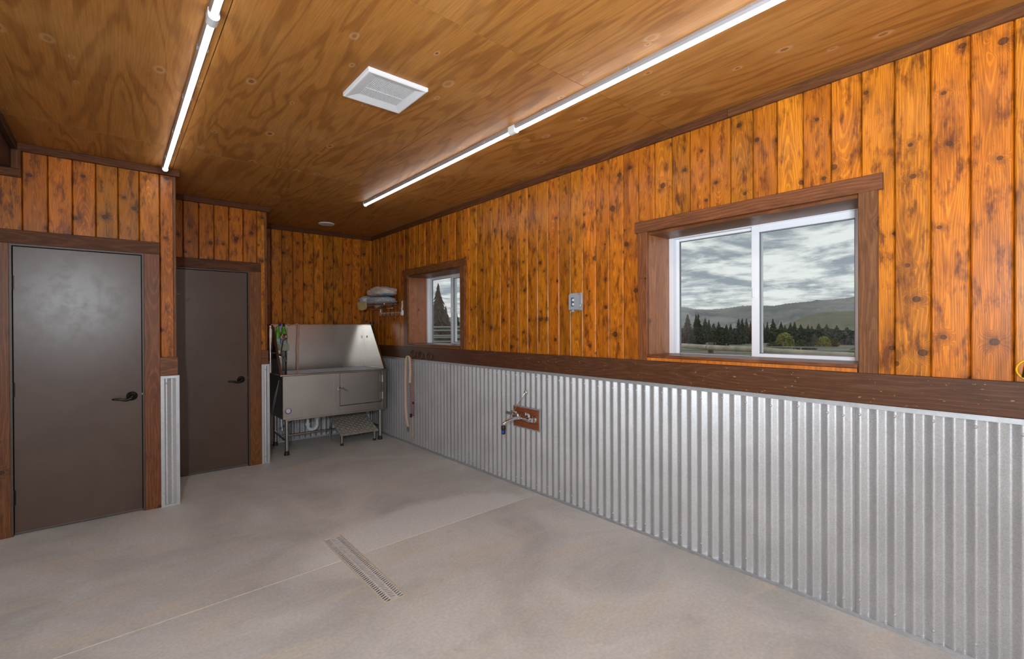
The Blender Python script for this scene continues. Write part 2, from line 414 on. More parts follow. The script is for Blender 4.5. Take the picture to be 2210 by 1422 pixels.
def plank(name, parent, o, along, across, L, W, T, mat, ch=.003, poly=None, base=(0,0,0)):
    """a board: local x across, z along, y = depth away from the viewer; o = front corner"""
    al = Vector(along).normalized(); ac = Vector(across).normalized(); dp = al.cross(ac)
    c = min(ch, T*.4, W*.4)
    if poly is None: poly = [(0, T), (0, c), (c, 0), (W-c, 0), (W, c), (W, T)]
    mb = MB(); mb.prism(poly, 'z', 0, L)
    me = bpy.data.meshes.new(name); me.from_pydata(mb.v, [], mb.f); me.update()
    import bmesh
    bm = bmesh.new(); bm.from_mesh(me); bmesh.ops.recalc_face_normals(bm, faces=bm.faces); bm.to_mesh(me); bm.free()
    ob = bpy.data.objects.new(name, me); COL.objects.link(ob); me.materials.append(mat)
    mt = Matrix((( ac.x, dp.x, al.x, o[0]-base[0]), (ac.y, dp.y, al.y, o[1]-base[1]), (ac.z, dp.z, al.z, o[2]-base[2]), (0,0,0,1)))
    if parent is not None: ob.parent = parent
    ob.matrix_basis = mt
    return ob

# ------------------------------------------------------------------ dimensions (metres)
XR, YB, Y2, Y1, H = 2.764, 6.349, 5.469, 4.664, 2.704     # faces of trim on each wall
BD = .018                                                  # boards stand this far behind the trim face
ZT, ZR, ZM = 2.652, 1.194, 1.045                           # ceiling trim bottom, rail top, metal top
X1E, X2E = .386, 1.238                                     # right ends of the two door walls
XL, YN = -1.75, -3.4                                       # unseen side and rear of the room
PITCHB = .1275
CHW, CHD, BT = .0072, .0160, .0195                          # V groove half width, depth; board thickness
CHAN = [(0, BT), (0, CHD), (.0030, .0042), (CHW, 0), (.1272-CHW, 0), (.1242, .0042), (.1272, CHD), (.1272, BT)]

# ================================================================== FLOOR
JA, JB = (XL-.3, 2.765), (XR+.02, 2.925)                   # control joint ends
def jy(x): return JA[1]+(JB[1]-JA[1])*(x-JA[0])/(JB[0]-JA[0])
DX0, DX1, DY0, DY1 = 1.055, 1.182, 2.280, 3.240            # drain
floor = MB().box(XL-.3, 3.0, YN-.2, YB+.3, -.3, -.13).build('floor', CONC)
struct(floor, 'grey sealed concrete floor with one saw cut joint', 'floor')
G = .0042
far = [(XL-.3, jy(XL-.3)+G), (DX0, jy(DX0)+G), (DX0, DY1), (DX1, DY1), (DX1, jy(DX1)+G), (3.0, jy(3.0)+G), (3.0, YB+.3), (XL-.3, YB+.3)]
near = [(XL-.3, YN-.2), (3.0, YN-.2), (3.0, jy(3.0)-G), (DX1, jy(DX1)-G), (DX1, DY0), (DX0, DY0), (DX0, jy(DX0)-G), (XL-.3, jy(XL-.3)-G)]
def slab(strip):
    # strip: x stations with (y low, y high); quads share their edges so the slab is one piece
    mb = MB(); n = len(strip)
    for q in range(n-1):
        (xa, a0, a1), (xb, b0, b1) = strip[q], strip[q+1]
        mb.add([(xa, a0, 0), (xb, b0, 0), (xb, b1, 0), (xa, a1, 0)], [(0, 1, 2, 3)])
        mb.add([(xa, a0, -.13), (xb, b0, -.13), (xb, b0, 0), (xa, a0, 0)], [(0, 1, 2, 3)])
        mb.add([(xa, a1, -.13), (xb, b1, -.13), (xb, b1, 0), (xa, a1, 0)], [(3, 2, 1, 0)])
    return mb.build('concrete_slab', CONC, floor)
yl, yh = YN-.2, YB+.3
slab([(XL-.3, jy(XL-.3)+G, yh), (DX0, jy(DX0)+G, yh), (DX0, DY1, yh), (DX1, DY1, yh), (DX1, jy(DX1)+G, yh), (3.0, jy(3.0)+G, yh)])
slab([(XL-.3, yl, jy(XL-.3)-G), (DX0, yl, jy(DX0)-G), (DX0, yl, DY0), (DX1, yl, DY0), (DX1, yl, jy(DX1)-G), (3.0, yl, jy(3.0)-G)])
MB().box(XL-.3, DX0, 2.70, 2.95, -.12, -.0012).box(DX1, 3.0, 2.70, 2.95, -.12, -.0012).build('joint_fill', JOINT, floor).location.z -= 0.0

dr = thing('floor_drain', 'long narrow grated drain set into the concrete floor', 'drain', ((DX0+DX1)/2, (DY0+DY1)/2, 0))
DRM = plain('dusty_drain_grate', lin(214, 211, 208), .5, .1, nscale=40, namp=.1)
MB().box(DX0, DX0+.006, DY0, DY1, -.03, .0015).box(DX1-.006, DX1, DY0, DY1, -.03, .0015).box(DX0+.006, DX1-.006, DY0, DY0+.006, -.03, .0015).box(DX0+.006, DX1-.006, DY1-.006, DY1, -.03, .0015).build('frame', plain('sandy_drain_frame', lin(204, 190, 164), .75), dr)
mb = MB(); n = 46; gx0, gx1 = DX0+.008, DX1-.008; cw = (gx1-gx0)/3; st = (DY1-DY0-.03)/n
for c in range(4): xx = gx0+cw*c; mb.box(max(gx0, xx-.004), min(gx1, xx+.004), DY0+.007, DY1-.007, -.0035, 0)
for c in range(3):
    for i in range(n+1):
        ya = DY0+.012+i*st; sl = (.012, -.012, .012)[c]; a, b = gx0+cw*c+.003, gx0+cw*(c+1)-.003; wd = st*.50
        lo = max(DY0+.007, min(ya, DY1-.007-wd)); hi = max(DY0+.007, min(ya+sl, DY1-.007-wd))
        mb.add([(a, lo, -.0035), (b, hi, -.0035), (b, hi+wd, -.0035), (a, lo+wd, -.0035), (a, lo, -.0005), (b, hi, -.0005), (b, hi+wd, -.0005), (a, lo+wd, -.0005)],
               [(0,3,2,1),(4,5,6,7),(0,1,5,4),(1,2,6,5),(2,3,7,6),(3,0,4,7)])
tag(mb.build('grate_bars', DRM, dr), kind='stuff')
MB().box(DX0+.002, DX1-.002, DY0+.002, DY1-.002, -.128, -.120).build('channel_bottom', plain('dark_channel', (.03, .026, .023), .8), dr)

# ================================================================== CEILING
ceil = MB().box(XL-.3, 3.0, YN-.2, YB+.3, H+.014, H+.1).build('ceiling', WALLB)
struct(ceil, 'oiled plywood ceiling of large rectangular sheets', 'ceiling')
xs = [-.535, .361, 1.586, 2.80]; ys = [YN-.15, -.77, 1.67, 4.078, YB+.02]
for i in range(3):
    for j in range(4):
        g = .0020
        x0, x1, y0, y1 = xs[i]+g, xs[i+1]-g, ys[j]+g, ys[j+1]-g
        me = MB().box(x0, x1, y0, y1, H, H+.014)
        o = me.build('plywood_sheet', PLY, ceil, loc=(x0, y0, H)); o.location = (x0, y0, H)
# box beam along the left edge of the ceiling, with its trim
beam = MB().box(XL-.3, -.536, YN-.2, Y1+.02, 2.526, H+.014).build('beam', BLACKW)
struct(beam, 'dark boxed beam at the upper left corner', 'beam')
tb = struct(empty('trim_1'), 'dark trim strip under the ceiling along the boxed beam', 'trim')
plank('trim_board', tb, (-.502, YN, H), (0, 1, 0), (0, 0, -1), Y1-YN, .052, .032, BLACKW)

# ================================================================== WALL BUILDING
def clad(parent, org, sdir, nrm, s0, s1, phase, zb, zt, holes=()):
    """channel boards: org = point on board face where s=0; each board an object"""
    sd = Vector(sdir); inward = -Vector(nrm)
    k = math.floor((s0-phase)/PITCHB)
    while phase+k*PITCHB < s1-.004:
        a = phase+k*PITCHB; b = a+PITCHB; k += 1
        A, B = max(a, s0), min(b, s1)
        if B-A < .006: continue
        segs = []
        hit = None
        for h in holes:
            if B > h[0]+1e-4 and A < h[1]-1e-4: hit = h
        def poly(A, B):
            if A <= a+1e-6 and B >= b-1e-6: return CHAN
            u, w_ = A-a, min(B-a, .1272)
            pts = [(u, BT)]
            pts += [(0, CHD), (.0030, .0042), (CHW, 0)] if u < 1e-6 else ([(u, CHD*(1-u/CHW)), (CHW, 0)] if u < CHW-1e-6 and w_ > CHW else [(u, 0)])
            pts += [(.1272-CHW, 0), (.1242, .0042), (.1272, CHD)] if w_ > .1272-1e-6 and u < .1272-CHW else [(w_, 0)]
            return pts+[(w_, BT)]
        def put(A, B, z0, z1):
            mb = MB(); mb.prism(poly(A, B), 'z', z0, z1); return mb
        mb = MB()
        if hit is None: parts = [(A, B, zb, zt)]
        else:
            parts = [(A, B, hit[2], zt)]
            if A < hit[0]-.004: parts.append((A, hit[0], zb, hit[2]))
            if B > hit[1]+.004: parts.append((hit[1], B, zb, hit[2]))
        for (p, q, z0, z1) in parts:
            if q-p < .006: continue
            m2 = MB().prism(poly(p, q), 'z', z0, z1); mb.add(m2.v, m2.f)
        me = bpy.data.meshes.new('board'); me.from_pydata(mb.v, [], mb.f); me.update()
        import bmesh
        bm = bmesh.new(); bm.from_mesh(me); bmesh.ops.recalc_face_normals(bm, faces=bm.faces); bm.to_mesh(me); bm.free()
        o = bpy.data.objects.new('board', me); COL.objects.link(o); me.materials.append(PINE); o.parent = parent
        jit = random.uniform(-.0006, .0006)
        p0 = Vector(org)+sd*a+inward*jit
        o.matrix_basis = Matrix(((sd.x, inward.x, 0, p0.x), (sd.y, inward.y, 0, p0.y), (0, 0, 1, 0), (0, 0, 0, 1)))
ZINC = plain('zinc_screw', (.55, .56, .58), .45, .3)
SCREW = None
def screw_mesh():
    global SCREW
    if SCREW is None:
        mb = MB().lathe([(.0072, 0), (.0072, .0012), (.0042, .0016), (.0042, .005), (.0028, .0062)], n=8)
        SCREW = bpy.data.meshes.new('screw'); SCREW.from_pydata(mb.v, [], mb.f); SCREW.update(); SCREW.shade_smooth(); SCREW.materials.append(ZINC)
    return SCREW
CP, CA = .0675, .0092
def corr(parent, org, sdir, nrm, s0, s1, z0, z1, phase, lap=None, lp=.605, name='corrugated_panel', holes=()):
    sd = Vector(sdir); nm = Vector(nrm); org = Vector(org)
    cuts = [s0, s1]
    if lap is not None:
        k = math.ceil((s0-lap)/lp)
        while lap+k*lp < s1: cuts.append(lap+k*lp); k += 1
    cuts = sorted(cuts)
    for ci in range(len(cuts)-1):
        A, B = cuts[ci], cuts[ci+1]
        if B-A < .01: continue
        if ci < len(cuts)-2: B += .006                      # sheets lap over each other
        N = max(4, int((B-A)/CP*12)); mb = MB(); rows = []
        for i in range(N+1):
            s = A+(B-A)*i/N; th = 2*PI*(s-phase)/CP
            d = CA*(math.sin(th)-.085*math.sin(3*th))*.92 + (.0012 if ci % 2 else 0)
            rows.append(org+sd*s+nm*d)
        vs = [q+Vector((0,0,z0)) for q in rows]+[q+Vector((0,0,z1)) for q in rows]
        n = N+1
        mb.add(vs, [(i, i+1, n+i+1, n+i) for i in range(N)])
        p = mb.build(name, GALV, parent, smooth='all')
        for zz in (z0+.072, z1-.052):
            k = math.ceil((A-phase)/CP)
            kk = 0
            while phase+k*CP+CP/4 < B:
                if k % 2 == 0 or phase+(k+1)*CP+CP/4 >= B:
                    q = org+sd*(phase+k*CP+CP/4)+nm*(CA+.0008)
                    sc = bpy.data.objects.new('screw', screw_mesh()); COL.objects.link(sc); sc.parent = p
                    sc.location = (q.x, q.y, zz+random.uniform(-.012, .012)); sc.rotation_euler = nm.to_track_quat('Z', 'Y').to_euler()
                k += 1

# ---------------- right wall with two windows
W1 = dict(y0=4.120, y1=5.283, c0=4.034, c1=5.373, h0=4.017, h1=5.400)
W2 = dict(y0=.663, y1=1.851, c0=.585, c1=1.925, h0=.566, h1=1.942)
ZH = 2.066
FX = 3.035                                                 # inner face of the window frame
mb = MB()
wx0, wx1 = XR+BD+.0205, 3.14
ycuts = [YN-.2, W2['y0'], W2['y1'], W1['y0'], W1['y1'], YB+.3]
mb.box(wx0, wx1, ycuts[0], ycuts[-1], -.2, ZR).box(wx0, wx1, ycuts[0], ycuts[-1], ZH+.02, H+.1)
for a, b in ((ycuts[0], ycuts[1]-.02), (ycuts[2]+.02, ycuts[3]-.02), (ycuts[4]+.02, ycuts[5])): mb.box(wx0, wx1, a, b, ZR, ZH+.02)
wr = struct(mb.build('wall_right', WALLB), 'right wall of orange stained pine boards above corrugated steel', 'wall')
holes = [(w['c0']+.02, w['c1']-.02, ZH+.03) for w in (W1, W2)]
clad(wr, (XR+BD, 0, 0), (0, -1, 0), (-1, 0, 0), -(YB-.002), -(-1.6), -.144, ZR-.02, H-.001, [(-h[1], -h[0], h[2]) for h in holes])
corr(wr, (XR+.012, 0, 0), (0, -1, 0), (-1, 0, 0), -(YB+.01), 1.6, .004, ZM-.004, -2.835, lap=-1.894, holes=())
MB().box(XR-.001, XR+.02, -1.6, YB, ZM-.022, ZM).box(XR-.004, XR+.02, -1.6, YB, ZM-.0015, ZM+.0005).build('metal_top_channel', JTRIM, wr)
MB().box(XR-.002, XR+.02, -1.6, YB, 0, .017).box(XR-.010, XR+.02, -1.6, YB, 0, .003).build('metal_base_channel', JTRIM, wr)
tr = struct(empty('trim_2'), 'dark brown horizontal rail above the corrugated steel', 'trim')
for a, b in ((3.085, YB), (-1.6, 3.083)): plank('rail_board', tr, (XR, b, ZR), (0, -1, 0), (0, 0, -1), b-a, ZR-ZM, .03, RAILW)
tr = struct(empty('trim_3'), 'dark ceiling trim along the top of the right wall', 'trim')
for a, b in ((4.04, YB), (1.3, 4.038), (-1.6, 1.298)): plank('trim_board', tr, (XR, b, H), (0, -1, 0), (0, 0, -1), b-a, H-ZT, .03, DARKW)

def window(name, W, label, sash_near):
    w = struct(empty(name), label, 'window')
    d = FX-XR
    y0, y1 = W['y0'], W['y1']
    plank('header_casing', w, (XR-.006, W['h1'], 2.143), (0, -1, 0), (0, 0, -1), W['h1']-W['h0'], 2.143-ZH, .03, REDW)
    for a, b in ((W['c0'], y0), (y1, W['c1'])): plank('side_casing', w, (XR, b, ZR), (0, 0, 1), (0, -1, 0), ZH-ZR, b-a, .025, REDW)
    # reveal boards
    plank('jamb', w, (XR+.0252, y1, ZR), (0, 0, 1), (1, 0, 0), ZH+.018-ZR, d+.0048, .018, JAMBW, ch=.0005)
    plank('jamb', w, (FX+.03, y0, ZR), (0, 0, 1), (-1, 0, 0), ZH+.018-ZR, d+.0048, .018, JAMBW, ch=.0005)
    plank('head_jamb', w, (FX+.03, y1, ZH), (0, -1, 0), (-1, 0, 0), y1-y0, d+.0057, .018, REDW, ch=.0005)
    plank('sill', w, (XR-.004, y1-.001, ZR+.020), (0, -1, 0), (1, 0, 0), y1-y0-.002, d+.03, .0195, REDW)
    MB().box(XR-.006, XR-.0035, y0+.002, y1-.002, ZR+.001, ZR+.0195).build('sill_edge', SILLW if name == 'window_2' else REDW, w)
    zb, zt = ZR+.021, ZH-.001
    f = .034; fb, ft = .012, .022
    fr = MB()
    fr.box(FX, FX+.08, y0+.001, y0+f, zb, zt, .002).box(FX, FX+.08, y1-f, y1-.001, zb, zt, .002)
    fr.box(FX, FX+.08, y0+f, y1-f, zt-ft, zt, .002).box(FX, FX+.08, y0+f, y1-f, zb, zb+fb, .002)
    fr.build('frame', VINYL, w)
    mid = (y0+y1)/2
    def sash(a, b, xo, stw, rail, rtop):
        sm = MB(); z0, z1 = zb+fb, zt-ft
        sm.box(xo, xo+.026, a, a+stw, z0, z1, .002).box(xo, xo+.026, b-stw, b, z0, z1, .002)
        sm.box(xo, xo+.026, a+stw, b-stw, z1-rtop, z1, .002).box(xo, xo+.026, a+stw, b-stw, z0, z0+rail, .002)
        s = sm.build('sash', VINYL, w)
        gk = MB(); ga, gb, gz0, gz1 = a+stw, b-stw, z0+rail, z1-rtop
        for (p, q, r_, s_) in ((ga, ga+.005, gz0, gz1), (gb-.005, gb, gz0, gz1), (ga, gb, gz0, gz0+.005), (ga, gb, gz1-.005, gz1)): gk.box(xo+.007, xo+.02, p, q, r_, s_)
        gk.build('gasket', VINYLG, s)
        MB().box(xo+.012, xo+.015, ga+.002, gb-.002, gz0+.002, gz1-.002).build('pane', GLASS, s)
    # near (right in the photo) sash runs on the inner track
    sash(y0+f, mid+.025, FX+.008, .046, .026, .040)
    sash(mid-.022, y1-f, FX+.042, .022 if name == 'window_2' else .026, .007, .016)
    MB().box(FX-.004, FX+.008, mid+.004, mid+.018, 1.60, 1.66, .003).build('latch', VINYL, w)
    return w
window('window_1', W1, 'small white sliding window in a deep reveal nearest the dog bath', True)
window('window_2', W2, 'large white sliding window looking out to the hills', True)

# ---------------- back wall
wb = struct(MB().box(X2E-.2, 3.0, YB+BD+.0205, YB+.3, -.2, H+.1).build('wall_back', WALLB), 'back wall of stained pine boards behind the dog bath', 'wall')
clad(wb, (0, YB+BD, 0), (1, 0, 0), (0, -1, 0), X2E+.03, XR+BD, 1.487-.0055, ZR-.02, H-.001)
corr(wb, (0, YB+.012, 0), (1, 0, 0), (0, -1, 0), X2E+.03, XR+.01, .004, ZM-.004, 1.50)
MB().box(X2E+.03, XR, YB-.001, YB+.02, ZM-.022, ZM).build('metal_top_channel', JTRIM, wb)
MB().box(X2E+.03, XR, YB-.002, YB+.02, 0, .017).build('metal_base_channel', JTRIM, wb)
tr = struct(empty('trim_4'), 'dark ceiling trim across the back wall above the dog bath', 'trim')
plank('trim_board', tr, (X2E+.03, YB, H), (1, 0, 0), (0, 0, -1), XR-X2E-.03, H-ZT, .03, DARKW)
plank('rail_board', tr, (X2E+.03, YB, ZR), (1, 0, 0), (0, 0, -1), XR-X2E-.03, ZR-ZM, .03, RAILW)

# ---------------- door walls
def door_wall(name, yf, xa, xe, ox0, ox1, phase, label, full_left, clx, trim_n, trim_x0, metal_x0):
    bf = yf+BD
    mb = MB(); yb0, yb1 = bf+.0205, bf+.14
    mb.box(xa, ox0-.02, yb0, yb1, -.2, H+.1).box(ox1+.02, xe-.018, yb0, yb1, -.2, H+.1).box(ox0-.02, ox1+.02, yb0, yb1, 2.03, H+.1)
    wl = struct(mb.build(name, WALLB), label, 'wall')
    clad(wl, (0, bf, 0), (1, 0, 0), (0, -1, 0), xa, xe-.022, phase, ZR-.001, H-.001, [(clx+.02, ox1+.085, 2.09)])
    # rough edge strip at the outside corner, rail block and steel below it
    plank('corner_strip', wl, (xe-.021, bf-.003, ZR), (0, 0, 1), (1, 0, 0), H-.001-ZR, .021, .035, REDW)
    plank('rail_block', wl, (metal_x0, yf, ZR), (1, 0, 0), (0, 0, -1), xe+.004-metal_x0, ZR-ZM, .034, REDW)
    corr(wl, (0, yf+.012, 0), (1, 0, 0), (0, -1, 0), metal_x0+.002, xe+.008, .004, ZM-.004, metal_x0+.022)
    MB().box(metal_x0, xe+.014, yf-.002, yf+.03, ZM-.02, ZM).box(metal_x0, xe+.014, yf-.003, yf+.03, 0, .012).box(metal_x0, metal_x0+.024, yf-.001, yf+.02, .012, ZM-.02).box(xe-.010, xe+.014, yf-.001, yf+.03, .012, ZM-.02).build('metal_edge_channel', JTRIM, wl)
    tr = struct(empty('trim_%d' % trim_n), 'dark ceiling trim over the wall with the %s door' % ('nearer brown' if trim_n == 5 else 'farther brown'), 'trim')
    plank('trim_board', tr, (trim_x0, yf-.012, H), (1, 0, 0), (0, 0, -1), xe+.022-trim_x0, H-ZT, .042, DARKW)
    return wl
wl = door_wall('wall_left', Y1, XL-.3, X1E, -.549, .177, -.479-.0055, 'left wall section of stained pine boards around the nearer brown door', True, -.65, 5, -.506, .277)
plank('rail_block', wl, (XL, Y1, ZR), (1, 0, 0), (0, 0, -1), -.662-XL, ZR-ZM, .034, REDW)
corr(wl, (0, Y1+.012, 0), (1, 0, 0), (0, -1, 0), XL, -.662, .004, ZM-.004, XL+.02)
MB().box(XL, -.662, Y1-.002, Y1+.03, ZM-.02, ZM).build('metal_top_channel', JTRIM, wl)
wc = door_wall('wall_center', Y2, X1E-.02, X2E, .456, 1.066, .512-.0055, 'recessed wall section of stained pine boards around the farther brown door', False, .36, 6, .40, 1.176)
def ret(name, xe, ya, yb, label):
    mb = MB().box(xe-.14, xe-.022, ya+.16, yb+.02, -.2, H+.1)
    o = struct(mb.build(name, WALLB), label, 'wall')
    clad(o, (xe-.001, 0, 0), (0, -1, 0), (1, 0, 0), -yb, -(ya+.04), -yb, ZR-.001, H-.001)
    corr(o, (xe+.004, 0, 0), (0, -1, 0), (1, 0, 0), -yb, -(ya+.035), .004, ZM-.004, -yb)
    plank('rail_board', o, (xe+.004, ya+.035, ZR), (0, 1, 0), (0, 0, -1), yb-ya-.035, ZR-ZM, .02, RAILW)
    return o
ret('wall_return_1', X1E, Y1, Y2+.03, 'narrow return wall between the two door walls')
ret('wall_return_2', X2E, Y2, YB+.03, 'narrow return wall at the left end of the dog bath alcove')

def door(name, yf, ox0, ox1, casL, casR, hx0, hx1, label, hinges, knob_x, knob_z):
    d = struct(empty(name, (0, 0, 0)), label, 'door')
    bz = 2.0116
    plank('header_casing', d, (hx0, yf, 2.108), (1, 0, 0), (0, 0, -1), hx1-hx0, 2.108-bz, .03, DARKW)
    if casL: plank('side_casing', d, (casL[0], yf+.001, 0), (0, 0, 1), (1, 0, 0), bz, casL[1]-casL[0], .03, REDW)
    plank('side_casing', d, (casR[0], yf+.001, 0), (0, 0, 1), (1, 0, 0), bz, casR[1]-casR[0], .03, REDW)
    j = MB(); jw = .012
    j.box(ox0, ox0+jw, yf+.006, yf+.15, 0, bz).box(ox1-jw, ox1, yf+.006, yf+.15, 0, bz).box(ox0+jw, ox1-jw, yf+.006, yf+.15, bz-jw, bz)
    j.build('jamb', DOORJ, d)
    MB().box(ox0+jw, ox1-jw, yf+.085, yf+.14, 0, bz-jw).build('stop_backing', DARKV, d)
    lf = MB().box(ox0+jw+.004, ox1-jw-.004, yf+.022, yf+.066, .017, bz-jw-.004, .0015).build('door_leaf', DOORM, d)
    fy = yf+.022
    MB().box(ox0+jw+.004, ox1-jw-.004, fy+.001, fy+.03, .012, .0168).build('sweep', plain('worn_door_bottom', lin(120, 112, 108), .7), lf)
    if hinges:
        for z0, z1 in hinges:
            MB().tube([(ox0+jw-.001, fy-.006, z0), (ox0+jw-.001, fy-.006, z1)], .0075, 8).box(ox0+jw-.006, ox0+jw+.012, fy-.002, fy+.001, z0+.004, z1-.004).build('hinge', BRONZE, lf, smooth=True)
    c = Vector((knob_x, fy, knob_z))
    MB().lathe([(.035, 0), (.035, .004), (.031, .008), (.027, .010), (.026, .013), (.018, .016), (.014, .020), (.0125, .044)], c, (0, -1, 0), 24).build('rosette', BRONZE, lf, smooth=True)
    pts = []; rs = []
    for i in range(13):
        u = i/12; pts.append((c.x-.112*u, c.y-.046-.004*math.sin(u*PI), c.z-.006-.014*math.sin(u*PI*.9)*(1-u*.2)+.010*math.sin(u*2*PI)*-.55-.004*u)); rs.append(.0125-.006*u)
    MB().tube(pts, rs, 10).ball((c.x, c.y-.046, c.z), (.014, .012, .014), 12, 8).ball((c.x-.112, c.y-.046, c.z-.012), (.009, .006, .006), 8, 6).build('lever', BRONZE, lf, smooth='all')
    MB().box(ox1-jw-.004, ox1-.001, fy+.006, fy+.018, knob_z+.004, knob_z+.016).build('latch_bolt', plain('brass_latch', (.6, .55, .45), .3, .8), d)
    return d
door('door_1', Y1, -.549, .177, (-.66, -.549), (.177, .277), -.68, .277, 'larger dark brown flush door at the left edge with three hinges', [(1.694, 1.795), (.95, 1.058), (.206, .317)], .100, .904)
door('door_2', Y2, .430, 1.066, None, (1.066, 1.176), X1E+.02, 1.176, 'farther dark brown flush door set back next to the dog bath', [], .989, .900)
# L shaped trim where the beam meets the door wall
tr = struct(empty('trim_7'), 'small dark L shaped trim below the boxed beam', 'trim')
plank('trim_board', tr, (-.535, Y1-.014, 2.526), (0, 0, 1), (1, 0, 0), .128, .048, .03, DARKW)
plank('trim_board', tr, (-.487, Y1-.014, 2.470), (-1, 0, 0), (0, 0, 1), .6, .056, .03, DARKW)

# unseen side and rear of the room
struct(MB().box(XL-.3, XL, YN-.2, Y1+.1, -.2, H+.1).build('wall_side', PLASTW), 'unseen side wall of the room behind the camera', 'wall')
struct(MB().box(XL-.3, 3.0, YN-.2, YN, -.2, H+.1).build('wall_rear', PLASTW), 'unseen rear wall of the room behind the camera', 'wall')

# ================================================================== CEILING THINGS
def tube_light(x, ya, yb, label):
    t_ = thing('led_tube_light', label, 'light', (x, (ya+yb)/2, H), 'linked tube lights on the ceiling')
    hs = MB().prism([(x-.019, H), (x-.019, H-.014), (x-.0128, H-.027), (x+.0128, H-.027), (x+.019, H-.014), (x+.019, H)], 'y', ya+.012, yb-.012)
    hs.build('housing', ALU, t_)
    n = 8; pl = [(x-.0125, H-.0272)]
    for k in range(n+1): a = PI+PI*k/n; pl.append((x+.0125*math.cos(a), H-.0282+.0125*math.sin(a)))
    pl.append((x+.0125, H-.0272))
    MB().prism(pl, 'y', ya+.016, yb-.016).build('lens', TUBEM, t_, smooth=True)
    for yy in (ya, yb):
        s = 1 if yy == ya else -1
        pl2 = [(x-.0195, H), (x-.0195, H-.026)]+[(x+.0195*math.cos(PI+PI*k/8), H-.0262+.0195*math.sin(PI+PI*k/8)) for k in range(9)]+[(x+.0195, H)]
        MB().prism(pl2, 'y', yy+s*.001, yy+s*.016).build('end_cap', WHITEP, t_)
    for k in range(4):
        yy = ya+(yb-ya)*(k+.5)/4
        for sx in (-1, 1): MB().box(x+sx*.0195, x+sx*.0225, yy-.014, yy+.014, H-.018, H, .001).build('mounting_clip', ALU, t_)
    return t_
tube_light(.312, 2.245, 4.598, 'farther LED tube of the left row, ending over the nearer brown door')
tube_light(.312, -.115, 2.241, 'nearer LED tube of the left row, cut by the top of the photo')
tube_light(1.957, 2.297, 4.635, 'farther LED tube of the right row, ending before the back wall')
tube_light(1.957, -.060, 2.293, 'nearer LED tube of the right row, cut by the top of the photo')
tube_light(.312, -2.475, -.119, 'rearmost LED tube of the left row, behind the camera')
tube_light(1.957, -2.42, -.064, 'rearmost LED tube of the right row, behind the camera')
for x, yy in ((.312, 2.243), (1.957, 2.295)):
    cn = tag(MB().prism([(x-.021, H), (x-.021, H-.028)]+[(x+.021*math.cos(PI+PI*k/8), H-.028+.0195*math.sin(PI+PI*k/8)) for k in range(9)]+[(x+.021, H)], 'y', yy-.03, yy+.03).build('tube_connector', WHITEP, loc=(x, yy, H)),
             'white connector joining the two LED tubes of the %s row' % ('left' if x < 1 else 'right'), 'connector')

vx0, vx1, vy0, vy1 = .958, 1.290, 2.215, 2.552
v = thing('exhaust_vent', 'square white exhaust fan grille on the plywood ceiling', 'vent', ((vx0+vx1)/2, (vy0+vy1)/2, H))
mb = MB(); ix0, ix1, iy0, iy1 = vx0+.062, vx1-.050, vy0+.055, vy1-.062
zo = H-.022; zi = H-.010
def loop(a, b, c, d, z): return [(a, c, z), (b, c, z), (b, d, z), (a, d, z)]
L_ = [loop(vx0, vx1, vy0, vy1, H), loop(vx0, vx1, vy0, vy1, zo+.004), loop(vx0+.006, vx1-.006, vy0+.006, vy1-.006, zo), loop(vx0+.012, vx1-.012, vy0+.012, vy1-.012, zo), loop(ix0, ix1, iy0, iy1, zi), loop(ix0, ix1, iy0, iy1, H)]
vs = sum(L_, []); fs = []
for k in range(5):
    for i in range(4): j = (i+1) % 4; fs.append((k*4+i, k*4+j, k*4+4+j, k*4+4+i))
mb.add(vs, fs); mb.build('frame', WHITEP, v)
MB().box(ix0, ix1, iy0, iy1, H-.003, H-.0005).build('backing', plain('vent_shadow_grey', (.10, .10, .10), .8), v)
ns = 24
for i in range(ns):
    xx = ix0+(ix1-ix0)*(i+.5)/ns
    MB().box(xx-.0030, xx+.0030, iy0+.0005, iy1-.0005, H-.010, H-.0035).build('slat', WHITEP, v)
MB().box(ix0+.0005, ix1-.0005, (iy0+iy1)/2+.02, (iy0+iy1)/2+.026, H-.0108, H-.004).build('cross_bar', WHITEP, v)

v = thing('ceiling_light', 'small round white recessed ceiling light near the back wall', 'light', (1.99, 5.87, H))
MB().lathe([(.092, 0), (.092, .006), (.086, .010), (.076, .008)], (1.99, 5.87, H), (0, 0, -1), 32, cap=False).build('trim_ring', WHITEP, v, smooth=True)
MB().lathe([(.076, .001), (.076, .007), (.04, .010), (.001, .011)], (1.99, 5.87, H), (0, 0, -1), 32).build('diffuser', plain('unlit_diffuser', (.55, .56, .60), .5), v, smooth=True)

# ================================================================== DOG BATH
tx0, tx1, ty0, ty1 = 1.414, 2.632, 5.60, 6.262
zr, zbt, zt = .902, .412, 1.463
tub = thing('dog_bath', 'stainless steel dog washing tub with backsplash and hinged door', 'tub', ((tx0+tx1)/2, (ty0+ty1)/2, 0))
T = .004
